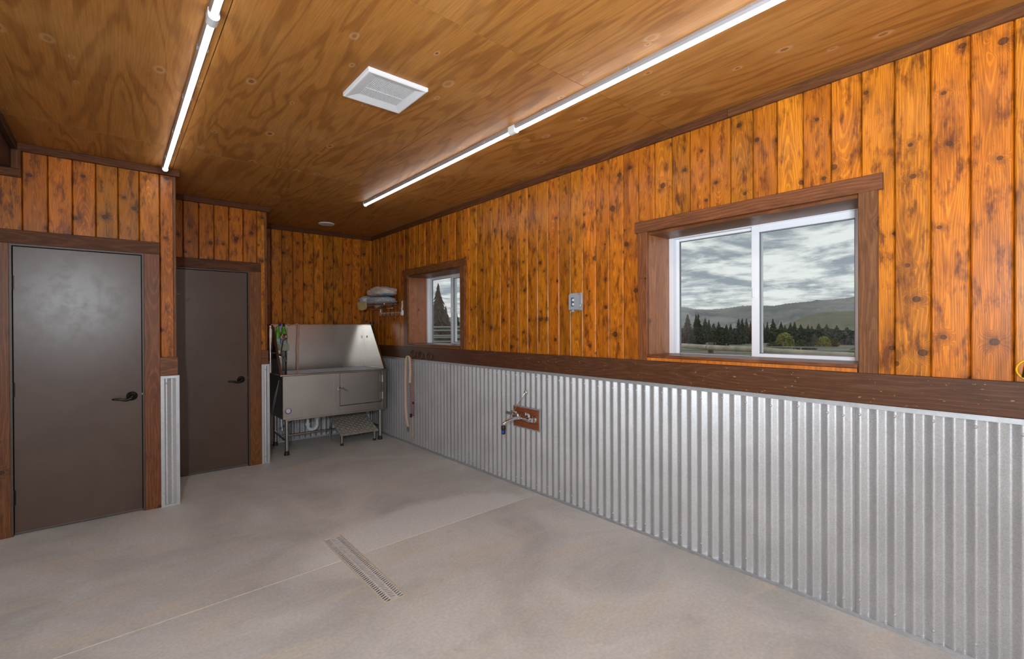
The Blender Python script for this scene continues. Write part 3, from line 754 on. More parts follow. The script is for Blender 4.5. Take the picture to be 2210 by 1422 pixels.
# basin with floor and inner walls
MB().box(tx0, tx0+T, ty0, ty1, zbt, zr-.01).build('side_panel', STEELD, tub)
MB().box(tx1-T, tx1, ty0+.002, ty1, zbt, zr-.01).build('side_panel', STEEL, tub)
MB().box(tx0+T, tx1-T, ty1-T, ty1, zbt, zr-.005).build('basin_back', GALV, tub)
MB().box(tx0+T, tx1-T, ty0+.02, ty1-T, zbt, zbt+.02).build('basin_floor', STEEL, tub)
MB().box(tx0+T, 1.981, ty0, ty0+T, zbt, zr-.01).build('front_panel', STEEL, tub)
MB().box(1.981, 2.038, ty0-.008, ty0+.02, zbt, zr-.012, .002).build('door_post', STEEL, tub)
MB().box(2.574, tx1, ty0-.008, ty0+.02, zbt, zr-.012, .002).build('door_post', STEEL, tub)
MB().box(2.038, 2.574, ty0-.008, ty0+.02, zbt, .496, .002).build('door_threshold', STEEL, tub)
dl = MB().box(2.0435, 2.5685, ty0-.006, ty0+.004, .502, zr-.015, .002).build('door_panel', STEEL, tub)
for zz in (.575, .79):
    MB().box(2.548, 2.5685, ty0-.0095, ty0-.0062, zz-.045, zz+.045).box(2.574, 2.597, ty0-.0115, ty0-.0082, zz-.045, zz+.045).tube([(2.5725, ty0-.0165, zz-.045), (2.5725, ty0-.0165, zz+.045)], .0048, 8).build('hinge', CHROME, dl)
MB().box(2.012, 2.030, ty0-.016, ty0-.0085, .684, .734, .002).box(2.046, 2.078, ty0-.018, ty0-.0115, .700, .728, .002).tube([(2.018, ty0-.024, .712), (2.085, ty0-.024, .706)], .008, 8).tube([(2.060, ty0-.026, .706), (2.10, ty0-.034, .688), (2.135, ty0-.038, .664)], [.009, .008, .006], 8).build('latch', CHROME, dl, smooth=True)
# rim lip all round
rim = MB()
def lip(p, q): rim.tube([p, q], .0105, 10)
xo0, xo1, yo0 = 1.398, 2.662, 5.592
lip((xo0, yo0, zr-.003), (xo1, yo0, zr-.003)); lip((xo0, yo0, zr-.003), (xo0, ty1, zr-.003)); lip((xo1, yo0, zr-.003), (xo1, ty1, zr-.003))
rim.box(xo0, xo1, yo0, yo0+.026, zr-.006, zr+.005, .002).box(xo0, tx0+.012, yo0, ty1, zr-.006, zr+.005, .002).box(tx1-.012, xo1, yo0, ty1, zr-.006, zr+.005, .002)
rim.build('rim', STEEL, tub, smooth=True)
# splash walls
sp = [(ty1, zr), (5.64, zr), (6.045, zt), (ty1, zt)]
for xx, xe in ((tx0+.010, -.022), (tx1-.006, .022)):
    MB().prism(sp, 'x', xx-.002, xx+.002).build('splash_side', STEEL, tub)
    s1 = Vector((xx+xe*.5, 5.64, zr+.004)); s2 = Vector((xx+xe*.5, 6.045, zt))
    BR = plain('bronze_tinted_flange', (.26, .16, .10), .3, .9) if xe < 0 else STEEL
    MB().prism([(5.64, zr), (6.045, zt), (6.058, zt), (5.653, zr)], 'x', min(xx, xx+xe), max(xx, xx+xe)).build('flange', BR, tub)
MB().prism([(tx0+.01, zr-.003), (tx1-.006, zr-.003), (tx1-.006, zt), (tx0+.01, zt)], 'y', ty1-.012, ty1-.008).build('backsplash', STEEL, tub)
MB().box(tx0-.012, tx1+.020, ty1-.024, ty1, zt-.002, zt+.010, .002).box(tx0-.012, tx0+.014, 6.045, ty1-.024, zt-.002, zt+.010, .002).box(tx1-.012, tx1+.020, 6.045, ty1-.024, zt-.002, zt+.010, .002).build('top_flange', STEEL, tub)
MB().lathe([(.017, 0), (.017, .002)], (tx1-.0085, 6.165, 1.305), (-1, 0, 0), 14).build('grommet', BLACKP, tub)
# under frame, legs
MB().box(1.44, 2.61, ty0+.004, ty0+.035, .392, zbt-.001, .002).box(1.44, 1.47, ty0+.035, ty1-.03, .392, zbt-.001).box(2.58, 2.61, ty0+.035, ty1-.03, .392, zbt-.001).build('under_frame', STEEL, tub)
for lx, ly in ((1.468, 5.662), (1.486, 6.225), (2.588, 5.690), (2.588, 6.225)):
    lg = MB().tube([(lx, ly, .03), (lx, ly, .40)], .0195, 14).build('leg', STEEL, tub, smooth=True)
    MB().lathe([(.029, 0), (.029, .010), (.025, .022), (.0235, .046), (.020, .048)], (lx, ly, .0), (0, 0, 1), 16).build('foot', RUBBER, lg, smooth=True)
MB().tube([(1.468, 5.67, .165), (1.486, 6.22, .165)], .0155, 10).build('stretcher', STEEL, tub, smooth=True)
MB().tube([(2.588, 5.69, .165), (2.588, 6.22, .165)], .0155, 10).build('stretcher', STEEL, tub, smooth=True)
MB().tube([(1.478, 6.02, .145), (2.588, 6.02, .145)], .0135, 10).build('stretcher', STEEL, tub, smooth=True)
MB().tube([(1.49, 5.98, .40), (1.51, 6.0, .19)], .006, 6).build('brace', CHROME, tub)
MB().tube([(1.50, 6.10, .22), (1.62, 6.08, .29), (1.76, 6.03, .385)], .008, 8).build('drain_hose', plain('grey_hose', (.10, .10, .10), .5), tub, smooth=True)
trap = MB(); pts = [(1.795, 6.0, .355), (1.795, 6.0, .24)]
for k in range(9): a = PI+PI*k/8; pts.append((1.85+.055*math.cos(a), 6.0, .235+.055*math.sin(a)))
pts += [(1.905, 6.0, .24), (1.905, 6.0, .385)]
trap.tube(pts, .0195, 12)
for (xx, zz) in ((1.795, .335), (1.795, .252), (1.905, .312)): trap.lathe([(.028, -.014), (.030, -.010), (.030, .010), (.028, .014)], (xx, 6.0, zz), (0, 0, 1), 14)
tp = trap.build('drain_trap', PVC, tub, smooth=True)
MB().lathe([(.024, 0), (.024, .045)], (1.795, 6.0, .352), (0, 0, 1), 14).build('drain_outlet', BLACKP, tub)
# round maker's sticker
st = MB().lathe([(.0345, 0), (.0345, .0006)], (1.470, ty0-.0002, .503), (0, -1, 0), 28).build('sticker', plain('purple_sticker', lin(86, 78, 150), .45), tub)
MB().lathe([(.0235, 0), (.0235, .0004)], (1.470, ty0-.0009, .503), (0, -1, 0), 24).build('sticker_center', plain('pale_sticker', lin(208, 206, 208), .5), st)
lt = MB(); 
for k in range(9):
    a = math.radians(35+k*14); cx_, cz_ = 1.470+.029*math.cos(a), .503+.029*math.sin(a)
    lt.box(cx_-.0018, cx_+.0018, ty0-.0013, ty0-.0007, cz_-.002, cz_+.002)
lt.build('sticker_lettering', plain('sticker_letter_white', (.7, .7, .75), .5), st)
lt = MB().tube([(1.458, ty0-.0014, .500), (1.464, ty0-.0014, .512), (1.472, ty0-.0014, .507), (1.478, ty0-.0014, .514), (1.484, ty0-.0014, .500), (1.474, ty0-.0014, .494), (1.458, ty0-.0014, .500)], .0008, 5).build('sticker_emblem', plain('sticker_grey', (.35, .35, .37), .5), st)
# plumbing at the left end
MB().tube([(1.362, 5.92, .915), (1.362, 5.92, 1.15)], .027, 16).tube([(1.361, 5.92, 1.18), (1.361, 5.92, 1.42)], .028, 16).lathe([(.028, 1.42), (.024, 1.43), (.022, 1.455)], (1.361, 5.92, 0), (0, 0, 1), 16).lathe([(.0295, 1.36), (.0295, 1.365)], (1.361, 5.92, 0), (0, 0, 1), 16).tube([(1.3615, 5.92, 1.14), (1.3615, 5.92, 1.19)], .020, 12).build('exhaust_pipe', POLISH, tub, smooth=True)
fa = MB().tube([(1.345, 5.92, 1.165), (1.42, 6.0, 1.13), (1.55, 6.13, 1.095)], .014, 10).tube([(1.545, 6.13, 1.10), (1.575, 6.10, 1.06), (1.58, 6.10, 1.02)], .007, 8).lathe([(.022, 0), (.022, .02)], (1.50, 6.12, 1.095), (0, -1, 0), 12)
fa.build('mixer_valve', CHROME, tub, smooth=True)
MB().tube([(1.515, 6.08, 1.09), (1.518, 6.07, 1.15), (1.535, 6.05, 1.28), (1.54, 6.045, 1.30)], .0065, 8).lathe([(.014, -.03), (.036, -.012), (.041, 0), (.040, .008), (.03, .012)], (1.542, 6.04, 1.318), (.15, -1, .05), 20).build('spray_head', plain('dark_chrome', (.28, .22, .19), .12, 1.), tub, smooth=True)
MB().tube([(1.596, 6.19, 1.15), (1.598, 6.19, 1.0), (1.598, 6.18, .60)], .012, 10).build('water_hose', BLACKP, tub, smooth=True)
MB().tube([(1.63, 6.245, 1.43), (1.632, 6.246, 1.20), (1.625, 6.246, .98)], .0022, 6).build('thin_cable', BLACKP, tub)
for (pp) in ([(1.43, 5.78, .86), (1.405, 5.85, .70), (1.40, 6.0, .50), (1.41, 6.15, .35), (1.44, 6.2, .12)], [(1.405, 5.72, .84), (1.395, 5.83, .62), (1.395, 6.02, .38), (1.42, 6.15, .06)]):
    MB().tube(pp, .004, 6).build('supply_line', plain('grey_supply_line', (.35, .35, .36), .4), tub)
MB().lathe([(.020, -.02), (.024, 0), (.020, .022)], (2.645, 6.06, zt+.022), (0, 0, 1), 8).tube([(2.645, 6.06, zt-.03), (2.645, 6.06, zt+.02)], .010, 8).tube([(2.62, 6.06, zt+.012), (2.672, 6.05, zt+.03)], .009, 8).build('clamp', BLACKP, tub)

# caddy and bottles
cd_ = thing('bottle_caddy', 'small clear caddy holding the shampoo bottles in the dog bath', 'caddy', (1.56, 6.18, 1.16))
CAD = plain('translucent_green_plastic', (.30, .36, .26), .25)
MB().box(1.462, 1.622, 6.122, 6.125, 1.165, 1.235).box(1.462, 1.465, 6.125, 6.240, 1.165, 1.235).box(1.619, 1.622, 6.125, 6.240, 1.165, 1.235).build('wall_panel', CAD, cd_)
MB().box(1.462, 1.622, 6.122, 6.245, 1.158, 1.1645).build('base', CAD, cd_)
GRN = plain('bright_green_bottle', lin(98, 170, 36), .28); LBL = plain('pale_blue_bottle_label', (.42, .52, .55), .4, nscale=30, namp=.3)
def bottle(x, yy, r, hs, body, cap, label, lbl=True):
    b = thing('shampoo_bottle', label, 'bottle', (x, yy, 1.1655), 'bottles on the dog bath')
    k = r/.032
    MB().lathe([(r*.94, 0), (r, .004), (r, .203*hs), (r*.88, .220*hs), (r*.58, .236*hs), (r*.52, .242*hs), (r*.52, .256*hs), (r*.48, .258*hs)], (x, yy, 1.1655), (0, 0, 1), 20).build('body', body, b, smooth=True)
    if lbl: MB().lathe([(r+.0006, .055), (r+.0006, .135)], (x, yy, 1.1655), (0, 0, 1), 20, cap=False).build('paper_label', LBL, b, smooth=True)
    MB().lathe([(r*.56, .2585*hs), (r*.56, .286*hs), (r*.4, .290*hs)], (x, yy, 1.1655), (0, 0, 1), 16).build('cap', cap, b, smooth=True)
GCAP = plain('green_cap', lin(84, 160, 30), .3)
bottle(1.502, 6.158, .0315, .97, GRN, GCAP, 'left one of the two bright green shampoo bottles')
bottle(1.570, 6.158, .0315, .97, GRN, GCAP, 'right one of the two bright green shampoo bottles')
bottle(1.545, 6.221, .0205, 1.10, plain('white_bottle', (.5, .52, .55), .35), plain('blue_cap', lin(24, 50, 170), .3), 'slim bottle with a blue cap behind the green bottles', False)
bottle(1.592, 6.221, .0205, 1.10, BLACKP, BLACKP, 'slim bottle with a black cap behind the green bottles', False)
CORAL = plain('coral_rope', lin(214, 150, 128), .7, nscale=160, namp=.35)
rp = MB(); pts = [(1.625, 6.222, zt+.014), (1.64, 6.220, zt+.008), (1.66, 6.215, zt-.004), (1.70, 6.222, zt+.004), (1.742, 6.224, zt+.016), (1.757, 6.220, zt+.010)]
pts += [(1.757+.004*math.sin(k*1.1)-.0016*k, 6.205, zt-.03-.058*k) for k in range(11)]
rp.tube(pts, .006, 8)
tag(rp.build('tether_rope', CORAL, smooth=True, loc=(1.757, 6.21, zt)), 'coral braided tether hanging down inside the dog bath', 'rope')

# step in front under the tub
stp = thing('step', 'tilted diamond plate step with steel legs under the tub', 'step', (2.31, 5.8, 0))
sx0, sx1, sy0, sz0, sy1, sz1 = 2.075, 2.553, 5.66, .130, 6.13, .312
sl = Vector((0, sy1-sy0, sz1-sz0)); SL = sl.length; sl.normalize(); up = Vector((1, 0, 0)).cross(sl)
def sp_(u, vv, h): return Vector((sx0+u, sy0, sz0))+sl*vv+up*h
mb = MB()
vs = [sp_(u, vv, h) for h in (-.012, 0) for (u, vv) in ((0, 0), (sx1-sx0, 0), (sx1-sx0, SL), (0, SL))]
mb.add(vs, [(0,3,2,1),(4,5,6,7),(0,1,5,4),(1,2,6,5),(2,3,7,6),(3,0,4,7)])
pl = mb.build('plate', DIAMOND, stp)
mb = MB(); WX = sx1-sx0
nu, nv = 13, 13
for i in range(nu):
    for j in range(nv):
        cu, cv = (i+.5)*WX/nu, (j+.5)*SL/nv; a = PI/4 if (i+j) % 2 else -PI/4
        ca, sa = math.cos(a), math.sin(a); l, wd = .0155, .0042
        q = [(cu+ca*l, cv+sa*l, 0), (cu-sa*wd, cv+ca*wd, 0), (cu-ca*l, cv-sa*l, 0), (cu+sa*wd, cv-ca*wd, 0), (cu+ca*l*.6, cv+sa*l*.6, .0024), (cu-ca*l*.6, cv-sa*l*.6, .0024)]
        mb.add([sp_(*k) for k in q], [(0, 1, 4), (1, 2, 5, 4), (2, 3, 5), (3, 0, 4, 5)])
tag(mb.build('tread_pattern', plain('diamond_tread', (.52, .485, .44), .5, .4), stp), kind='stuff')
for lx in (2.096, 2.510):
    lg = MB().tube([(lx, 5.685, .02), (lx, 5.685, .135)], .0145, 12).build('leg', STEEL, stp, smooth=True)
    MB().lathe([(.0185, 0), (.0185, .020), (.0165, .026)], (lx, 5.685, 0), (0, 0, 1), 14).build('foot', RUBBER, lg, smooth=True)
for lx in (2.096, 2.510): MB().tube([(lx, 6.10, .0), (lx, 6.10, .288)], .012, 10).build('leg', STEEL, stp, smooth=True)

# ================================================================== RIGHT WALL THINGS
fx = XR+BD            # board face
# towel rack
rk = thing('towel_rack', 'chrome wire towel rack with hooks on the right wall', 'rack', (fx, 5.75, 1.70))
ra, rb, rz = 5.450, 6.080, 1.715
for yy in (ra, rb):
    MB().box(fx-.012, fx, yy-.012, yy+.012, 1.60, 1.765, .002).tube([(fx-.008, yy, 1.745), (fx-.20, yy, rz+.004), (fx-.24, yy, rz+.004)], .007, 8).tube([(fx-.008, yy, 1.66), (fx-.10, yy, 1.672), (fx-.20, yy, rz)], .005, 8).build('bracket', CHROME, rk, smooth=True)
for k in range(5): MB().tube([(fx-.04-.05*k, ra, rz+.006), (fx-.04-.05*k, rb, rz+.006)], .0045, 8).build('shelf_bar', CHROME, rk, smooth=True)
MB().tube([(fx-.13, ra, 1.672), (fx-.13, rb, 1.672)], .005, 8).tube([(fx-.13, ra, 1.672), (fx-.08, ra, rz)], .004, 8).tube([(fx-.13, rb, 1.672), (fx-.08, rb, rz)], .004, 8).build('towel_bar', CHROME, rk, smooth=True)
MB().box(fx-.016, fx-.010, ra+.02, rb-.03, 1.612, 1.628).build('hook_rail', CHROME, rk)
for k in range(5):
    yy = ra+.07+k*.115; pts = [(fx-.016, yy, 1.625), (fx-.022, yy, 1.60)]+[(fx-.036+.014*math.cos(a), yy, 1.60+.016*math.sin(a)) for a in (-.6, -1.2, -1.9, -2.6, -3.2)]
    MB().tube(pts, .0035, 6).ball(pts[-1], .006, 8, 6).build('hook', CHROME, rk, smooth='all')
def cloth(c, r, seed, amp, seg=(64, 30), flat=.55, fold=0., sq=.72):
    """soft folded textile: squashed superellipsoid with wrinkles, resting flat on its underside"""
    mb = MB(); n, m_ = seg; vs = []; fs = []
    def sg(x_, p_): return math.copysign(abs(x_)**p_, x_)
    for i in range(m_+1):
        th = PI*i/m_
        for k in range(n):
            a = 2*PI*k/n
            q = Vector((sg(math.cos(a), sq)*sg(math.sin(th), .8), sg(math.sin(a), sq)*sg(math.sin(th), .8), sg(math.cos(th), .75)))
            if q.z < 0: q.z *= flat
            p_ = Vector((c[0]+q.x*r[0], c[1]+q.y*r[1], c[2]+q.z*r[2]))
            nz = noise.fractal(Vector((p_.x*13+seed, p_.y*9, p_.z*22)), 1, 2, 3)+.55*abs(noise.noise(Vector((p_.x*26, p_.y*17+seed, p_.z*34))))
            fo = fold*math.sin((p_.z-c[2])/r[2]*9+p_.y*4)*(1-abs(q.z))
            d = amp*nz+fo*r[0]
            dirv = Vector((q.x, q.y, q.z)); 
            if dirv.length > 0: dirv.normalize()
            p_ += Vector((dirv.x*d, dirv.y*d, dirv.z*d*(.8 if q.z > 0 else .2))); vs.append(p_)
    for i in range(m_):
        for k in range(n): l = (k+1) % n; fs.append((i*n+k, (i+1)*n+k, (i+1)*n+l, i*n+l))
    mb.add(vs, fs); return mb
def towelm(name, c, c2=None, sc=24.):
    m, t = newmat(name); oc = t.n('ShaderNodeTexCoord').outputs['Object']
    n = t.noise(oc, 240., 2); n2 = t.noise(oc, sc, 4); f = t.rng(n, .2, .8, .85, 1.1)
    col = t.mix(t.rng(n2, .45, .60), c, c2 or c); col = t.mix(1., col, t.comb(f, f, f), 'MULTIPLY')
    t.bsdf(col, .9, 0., .1, t.bump(n, .5, .002), sheen=.25); return m
TB = thing('beige_towel', 'beige towel with a blue edge on top of the rack', 'towel', (2.65, 5.72, 1.80), 'towels on the rack')
cloth((2.640, 5.735, 1.866), (.130, .285, .078), 3., .026, flat=.42, fold=.05).build('folded_cloth', towelm('beige_pink_terry', (.52, .40, .34), (.60, .50, .44)), TB, smooth='all')
bl = []
for k in range(15):
    u = k/14; a = math.radians(205+u*112)
    bl.append((2.640+.128*math.cos(a)*1.02, 5.735+.268*math.sin(a)*1.0, 1.840+.010*math.sin(u*7)+.018*max(0, u-.55)))
MB().tube(bl, [.004+.007*math.sin(PI*min(1, k/10)) for k in range(15)], 8).build('blue_edge', towelm('blue_edging', (.035, .20, .38)), TB, smooth='all')
TG = thing('grey_towel', 'grey patterned towel folded under the beige one on the rack', 'towel', (2.64, 5.78, 1.726), 'towels on the rack')
cloth((2.625, 5.700, 1.768), (.145, .235, .050), 9., .016, flat=.7, fold=.10).build('folded_cloth', towelm('grey_patterned_terry', (.30, .29, .32), (.47, .48, .52), 60.), TG, smooth='all')
TW = thing('white_cloth', 'pale blue white cloth bunched at the left end of the rack', 'cloth', (2.585, 6.07, 1.726), 'towels on the rack')
cloth((2.605, 6.080, 1.797), (.100, .132, .054), 21., .020, flat=1., fold=.10).build('bunched_cloth', towelm('pale_blue_terry', (.42, .45, .52), (.56, .58, .62)), TW, smooth='all')
TY = thing('yellow_cloth', 'yellow cloth corner hanging off the left end of the rack', 'cloth', (2.52, 6.02, 1.72), 'towels on the rack')
mb = MB(); n = 8; g = []
P0, P1, P2, P3 = Vector((2.470, 6.150, 1.770)), Vector((2.500, 5.900, 1.760)), Vector((2.497, 5.865, 1.690)), Vector((2.462, 6.060, 1.672))
for i in range(n+1):
    for j in range(n+1):
        u, vv = i/n, j/n; p_ = (P0*(1-u)+P1*u)*(1-vv)+(P3*(1-u)+P2*u)*vv; p_ = p_+Vector((-.012*math.sin(u*7)*vv, 0, -.035*vv*math.sin(u*PI)*.7)); g.append(p_)
g2 = [q+Vector((.008, .001, .002)) for q in g]; N1 = (n+1)
fs = [(i*N1+j, i*N1+j+1, (i+1)*N1+j+1, (i+1)*N1+j) for i in range(n) for j in range(n)]
fs += [tuple(len(g)+k for k in f[::-1]) for f in fs]
for i in range(n):
    for e in ((i, i+1), (n*N1+i+1, n*N1+i)): fs.append((e[1], e[0], len(g)+e[0], len(g)+e[1]))
    for e in (((i+1)*N1, i*N1), (i*N1+n, (i+1)*N1+n)): fs.append((e[1], e[0], len(g)+e[0], len(g)+e[1]))
mb.add(g+g2, fs); mb.build('hanging_corner', towelm('yellow_chamois', (.56, .40, .15)), TY, smooth='all')
# second hanging corner under the middle
mb = MB().add([(2.565, 5.80, 1.712), (2.565, 5.58, 1.712), (2.565, 5.74, 1.672), (2.570, 5.80, 1.712), (2.570, 5.58, 1.712), (2.570, 5.74, 1.672)], [(0, 1, 2), (5, 4, 3), (0, 3, 4, 1), (1, 4, 5, 2), (2, 5, 3, 0)])
mb.build('hanging_corner', towelm('olive_chamois', (.36, .28, .13)), TY)
wd = thing('air_freshener', 'small white plastic holder hanging beside the towel rack', 'holder', (fx, 5.405, 1.60))
MB().box(fx-.040, fx, 5.375, 5.430, 1.575, 1.650, .016).build('body', WHITEP, wd, smooth=True)
MB().lathe([(.012, 0), (.012, .003)], (fx-.0405, 5.41, 1.632), (-1, 0, 0), 12).build('opening', BLACKP, wd)

# horseshoes on the rail
IRON = plain('dull_iron_horseshoe', lin(112, 92, 76), .45, .6, nscale=60, namp=.2)
def horseshoe(yc, zc, lab):
    h_ = thing('horseshoe_hook', lab, 'horseshoe', (XR, yc, zc), 'horseshoe hooks on the rail')
    pts = []
    for k in range(19):
        a = math.radians(150+k*300/18)      # open toward the upper left as seen from the room
        pts.append((XR-.0075-.010*(1-abs(k-9)/9.), yc+.056*math.cos(a)*(1+.05*math.sin(a)), zc+.043*math.sin(a)))
    MB().tube(pts, [.0045]+[.0066]*17+[.0045], 8).build('shoe', IRON, h_, smooth='all')
    for s in (-1, 1): MB().lathe([(.005, 0), (.005, .010), (.003, .0125)], (XR, yc+s*.052, zc+.012), (-1, 0, 0), 8).build('nail_head', IRON, h_)
horseshoe(5.125, 1.108, 'leftmost horseshoe hook on the rail, with the leash hung on it')
horseshoe(4.948, 1.100, 'middle horseshoe hook on the rail under the small window')
horseshoe(4.744, 1.094, 'rightmost horseshoe hook on the rail under the small window')
# leashes
def strap(pts, wv, th=.002):
    mb = MB(); pts = [Vector(p) for p in pts]; wv = Vector(wv); vs = []
    for i, p in enumerate(pts):
        d = (pts[min(i+1, len(pts)-1)]-pts[max(i-1, 0)]).normalized(); nn = d.cross(wv).normalized()
        for s, q in ((-1, -1), (1, -1), (1, 1), (-1, 1)): vs.append(p+wv*s+nn*q*th)
    fs = []
    for i in range(len(pts)-1):
        for k in range(4): l = (k+1) % 4; fs.append((i*4+k, i*4+l, i*4+4+l, i*4+4+k))
    fs += [(3, 2, 1, 0), tuple((len(pts)-1)*4+k for k in range(4))]
    return mb.add(vs, fs)
STRAP = plain('beige_webbing', lin(196, 170, 148), .8, nscale=120, namp=.12)
ls = thing('webbing_leash', 'flat beige webbing leash looped over the first horseshoe', 'leash', (XR-.03, 5.17, 1.07))
lx = XR-.050
pts = [(lx, 5.236, .10+.96*u) for u in (.16, .3, .45, .6)]
pts = [(lx+.012, 5.195, .215), (lx+.004, 5.215, .30), (lx, 5.235, .45), (lx, 5.238, .62), (lx, 5.236, .80), (lx, 5.230, .95), (lx, 5.218, 1.04), (lx, 5.195, 1.078), (lx, 5.165, 1.085), (lx, 5.135, 1.062), (lx, 5.118, 1.0), (lx, 5.112, .92), (lx, 5.118, .84), (lx, 5.128, .76)]
strap(pts, (-.011, .006, 0)).build('strap', STRAP, ls, smooth=True)
MB().tube([(lx+.008, 5.195+.016*math.cos(a), .19+.03*math.sin(a)) for a in [k*PI/5 for k in range(10)]], .0035, 6, closed=True).build('ring', IRON, ls, smooth='all')
def ropem():
    m, t = newmat('red_flecked_rope'); oc = t.n('ShaderNodeTexCoord').outputs['Object']; x, y, z = t.xyz(oc)
    s = t.m('SINE', t.m('MULTIPLY', z, 240.)); t.bsdf(t.mix(t.rng(s, .1, .3), lin(150, 140, 140), lin(178, 42, 48)), .8); return m
rl = thing('rope_leash', 'grey and red flecked rope leash hanging beside the beige leash', 'leash', (XR-.022, 5.15, 1.07))
RPM = ropem(); ry = XR-.018
MB().tube([(ry, 5.178, 1.075), (ry, 5.180, .9), (ry, 5.168, .6), (ry, 5.160, .40), (ry, 5.158, .345)], .007, 8).build('rope', RPM, rl, smooth='all')
MB().tube([(ry, 5.178, 1.075), (ry, 5.150, 1.05), (ry, 5.118, .85), (ry, 5.108, .58), (ry, 5.100, .36)], .007, 8).build('rope', RPM, rl, smooth='all')
MB().box(ry-.012, ry+.010, 5.146, 5.174, .335, .380, .004).build('slider', BLACKP, rl)
MB().box(ry-.010, ry+.008, 5.098, 5.114, .50, .535, .003).build('slider', BLACKP, rl)
MB().tube([(ry, 5.125, .35), (ry, 5.122, .22), (ry, 5.120, .165)], .006, 8).tube([(ry, 5.120+.014*math.cos(a), .135+.03*math.sin(a)) for a in [k*PI/5 for k in range(10)]], .005, 6, closed=True).tube([(ry, 5.12, .105), (ry, 5.125, .055)], .006, 6).build('tail', STRAP, rl, smooth='all')

# electrical box
eb = thing('outlet_box', 'grey weatherproof outlet cover between the two windows', 'outlet', (fx, 2.49, 1.62))
MB().box(fx-.022, fx, 2.432, 2.548, 1.552, 1.690, .008).build('base', GREYP, eb, smooth=True)
cv = MB().prism([(2.438, 1.558), (2.542, 1.558), (2.542, 1.672), (2.527, 1.686), (2.453, 1.686), (2.438, 1.672)], 'x', fx-.050, fx-.0222).build('cover', GREYP, eb)
MB().box(fx-.0512, fx-.0501, 2.487, 2.517, 1.583, 1.652).build('cover_window', GREYD, cv)
MB().lathe([(.010, 0), (.010, .002)], (fx-.0512, 2.494, 1.633), (-1, 0, 0), 12).lathe([(.010, 0), (.010, .002)], (fx-.0512, 2.494, 1.600), (-1, 0, 0), 12).build('outlet_face', WHITEP, cv)
MB().box(fx-.046, fx-.024, 2.500, 2.522, 1.540, 1.5575, .003).build('latch_tab', GREYP, cv)
MB().box(fx-.046, fx-.024, 2.425, 2.4378, 1.575, 1.600, .003).build('hinge', GREYP, cv)

# utility faucet on its wooden plate
fc = thing('wall_faucet', 'chrome wall faucet with a blue tipped spout on a wooden plate', 'faucet', (XR, 3.07, .63))
plank('wood_plate', fc, (XR-.004, 3.235, .542), (0, -1, 0), (0, 0, 1), .326, .170, .012, PLATEW, base=(XR, 3.07, .63))
fy0, fy1, fz0, fz1 = 2.899, 3.247, .531, .722
MB().box(XR-.012, XR+.005, fy0, fy1, fz1-.020, fz1).box(XR-.012, XR+.005, fy0, fy1, fz0, fz0+.020).box(XR-.012, XR+.005, fy0, fy0+.020, fz0+.020, fz1-.020).box(XR-.012, XR+.005, fy1-.020, fy1, fz0+.020, fz1-.020).build('plate_trim', JTRIM, fc)
xw = XR-.012
for yy in (2.965, 3.165): MB().lathe([(.030, 0), (.030, .004), (.022, .008), (.016, .012), (.016, .045)], (xw, yy, .630), (-1, 0, 0), 20).build('escutcheon', CHROME, fc, smooth=True)
MB().tube([(xw-.045, 2.945, .630), (xw-.045, 3.065, .632), (xw-.045, 3.185, .630)], [.019, .017, .019], 14).lathe([(.022, -.02), (.024, 0), (.022, .02)], (xw-.045, 2.985, .630), (0, 1, 0), 14).lathe([(.022, -.02), (.024, 0), (.022, .02)], (xw-.045, 3.150, .630), (0, 1, 0), 14).build('body', CHROME, fc, smooth=True)
for yy in (2.985, 3.150):
    hd = MB().tube([(xw-.045, yy, .645), (xw-.045, yy, .672)], .012, 10).tube([(xw-.045, yy, .672), (xw-.075, yy+.012, .682)], [.010, .008], 10)
    hd.box(xw-.086, xw-.062, yy+.002, yy+.020, .668, .694, .003)
    hd.build('handle', CHROME, fc, smooth=True)
MB().tube([(xw-.062, 3.185, .655), (xw-.09, 3.205, .668), (xw-.11, 3.215, .672)], [.008, .011, .013], 8).build('lever_knob', GREYD, fc, smooth=True)
spx = [(xw-.045, 3.065, .632), (xw-.085, 3.066, .640), (xw-.13, 3.068, .642), (xw-.18, 3.072, .634), (xw-.225, 3.076, .622), (xw-.246, 3.078, .612), (xw-.252, 3.078, .592)]
MB().tube(spx, [.017, .015, .014, .0135, .013, .0135, .0145], 14).build('spout', CHROME, fc, smooth='all')
MB().lathe([(.017, 0), (.019, .004), (.019, .030), (.016, .034)], (xw-.252, 3.078, .560), (0, 0, 1), 14).lathe([(.014, -.038), (.017, -.034), (.017, -.004), (.014, 0)], (xw-.252, 3.078, .560), (0, 0, 1), 14).build('hose_coupling', BLACKP, fc, smooth=True)
MB().ball((xw-.264, 3.070, .542), .013, 12, 8).build('coupling_button', plain('blue_button', lin(20, 70, 190), .25), fc, smooth='all')
MB().tube([(xw-.20, 3.074, .640), (XR-.01, 3.078, .852)], .0035, 8).lathe([(.004, 0), (.016, .006), (.020, .013), (.020, .016)], (XR-.024, 3.078, .852), (1, 0, 0), 16).build('support_rod', CHROME, fc, smooth=True)
MB().lathe([(.010, 0), (.012, .006), (.012, .02), (.007, .03)], (xw-.10, 3.067, .648), (0, 0, 1), 12).build('vacuum_breaker', CHROME, fc, smooth=True)

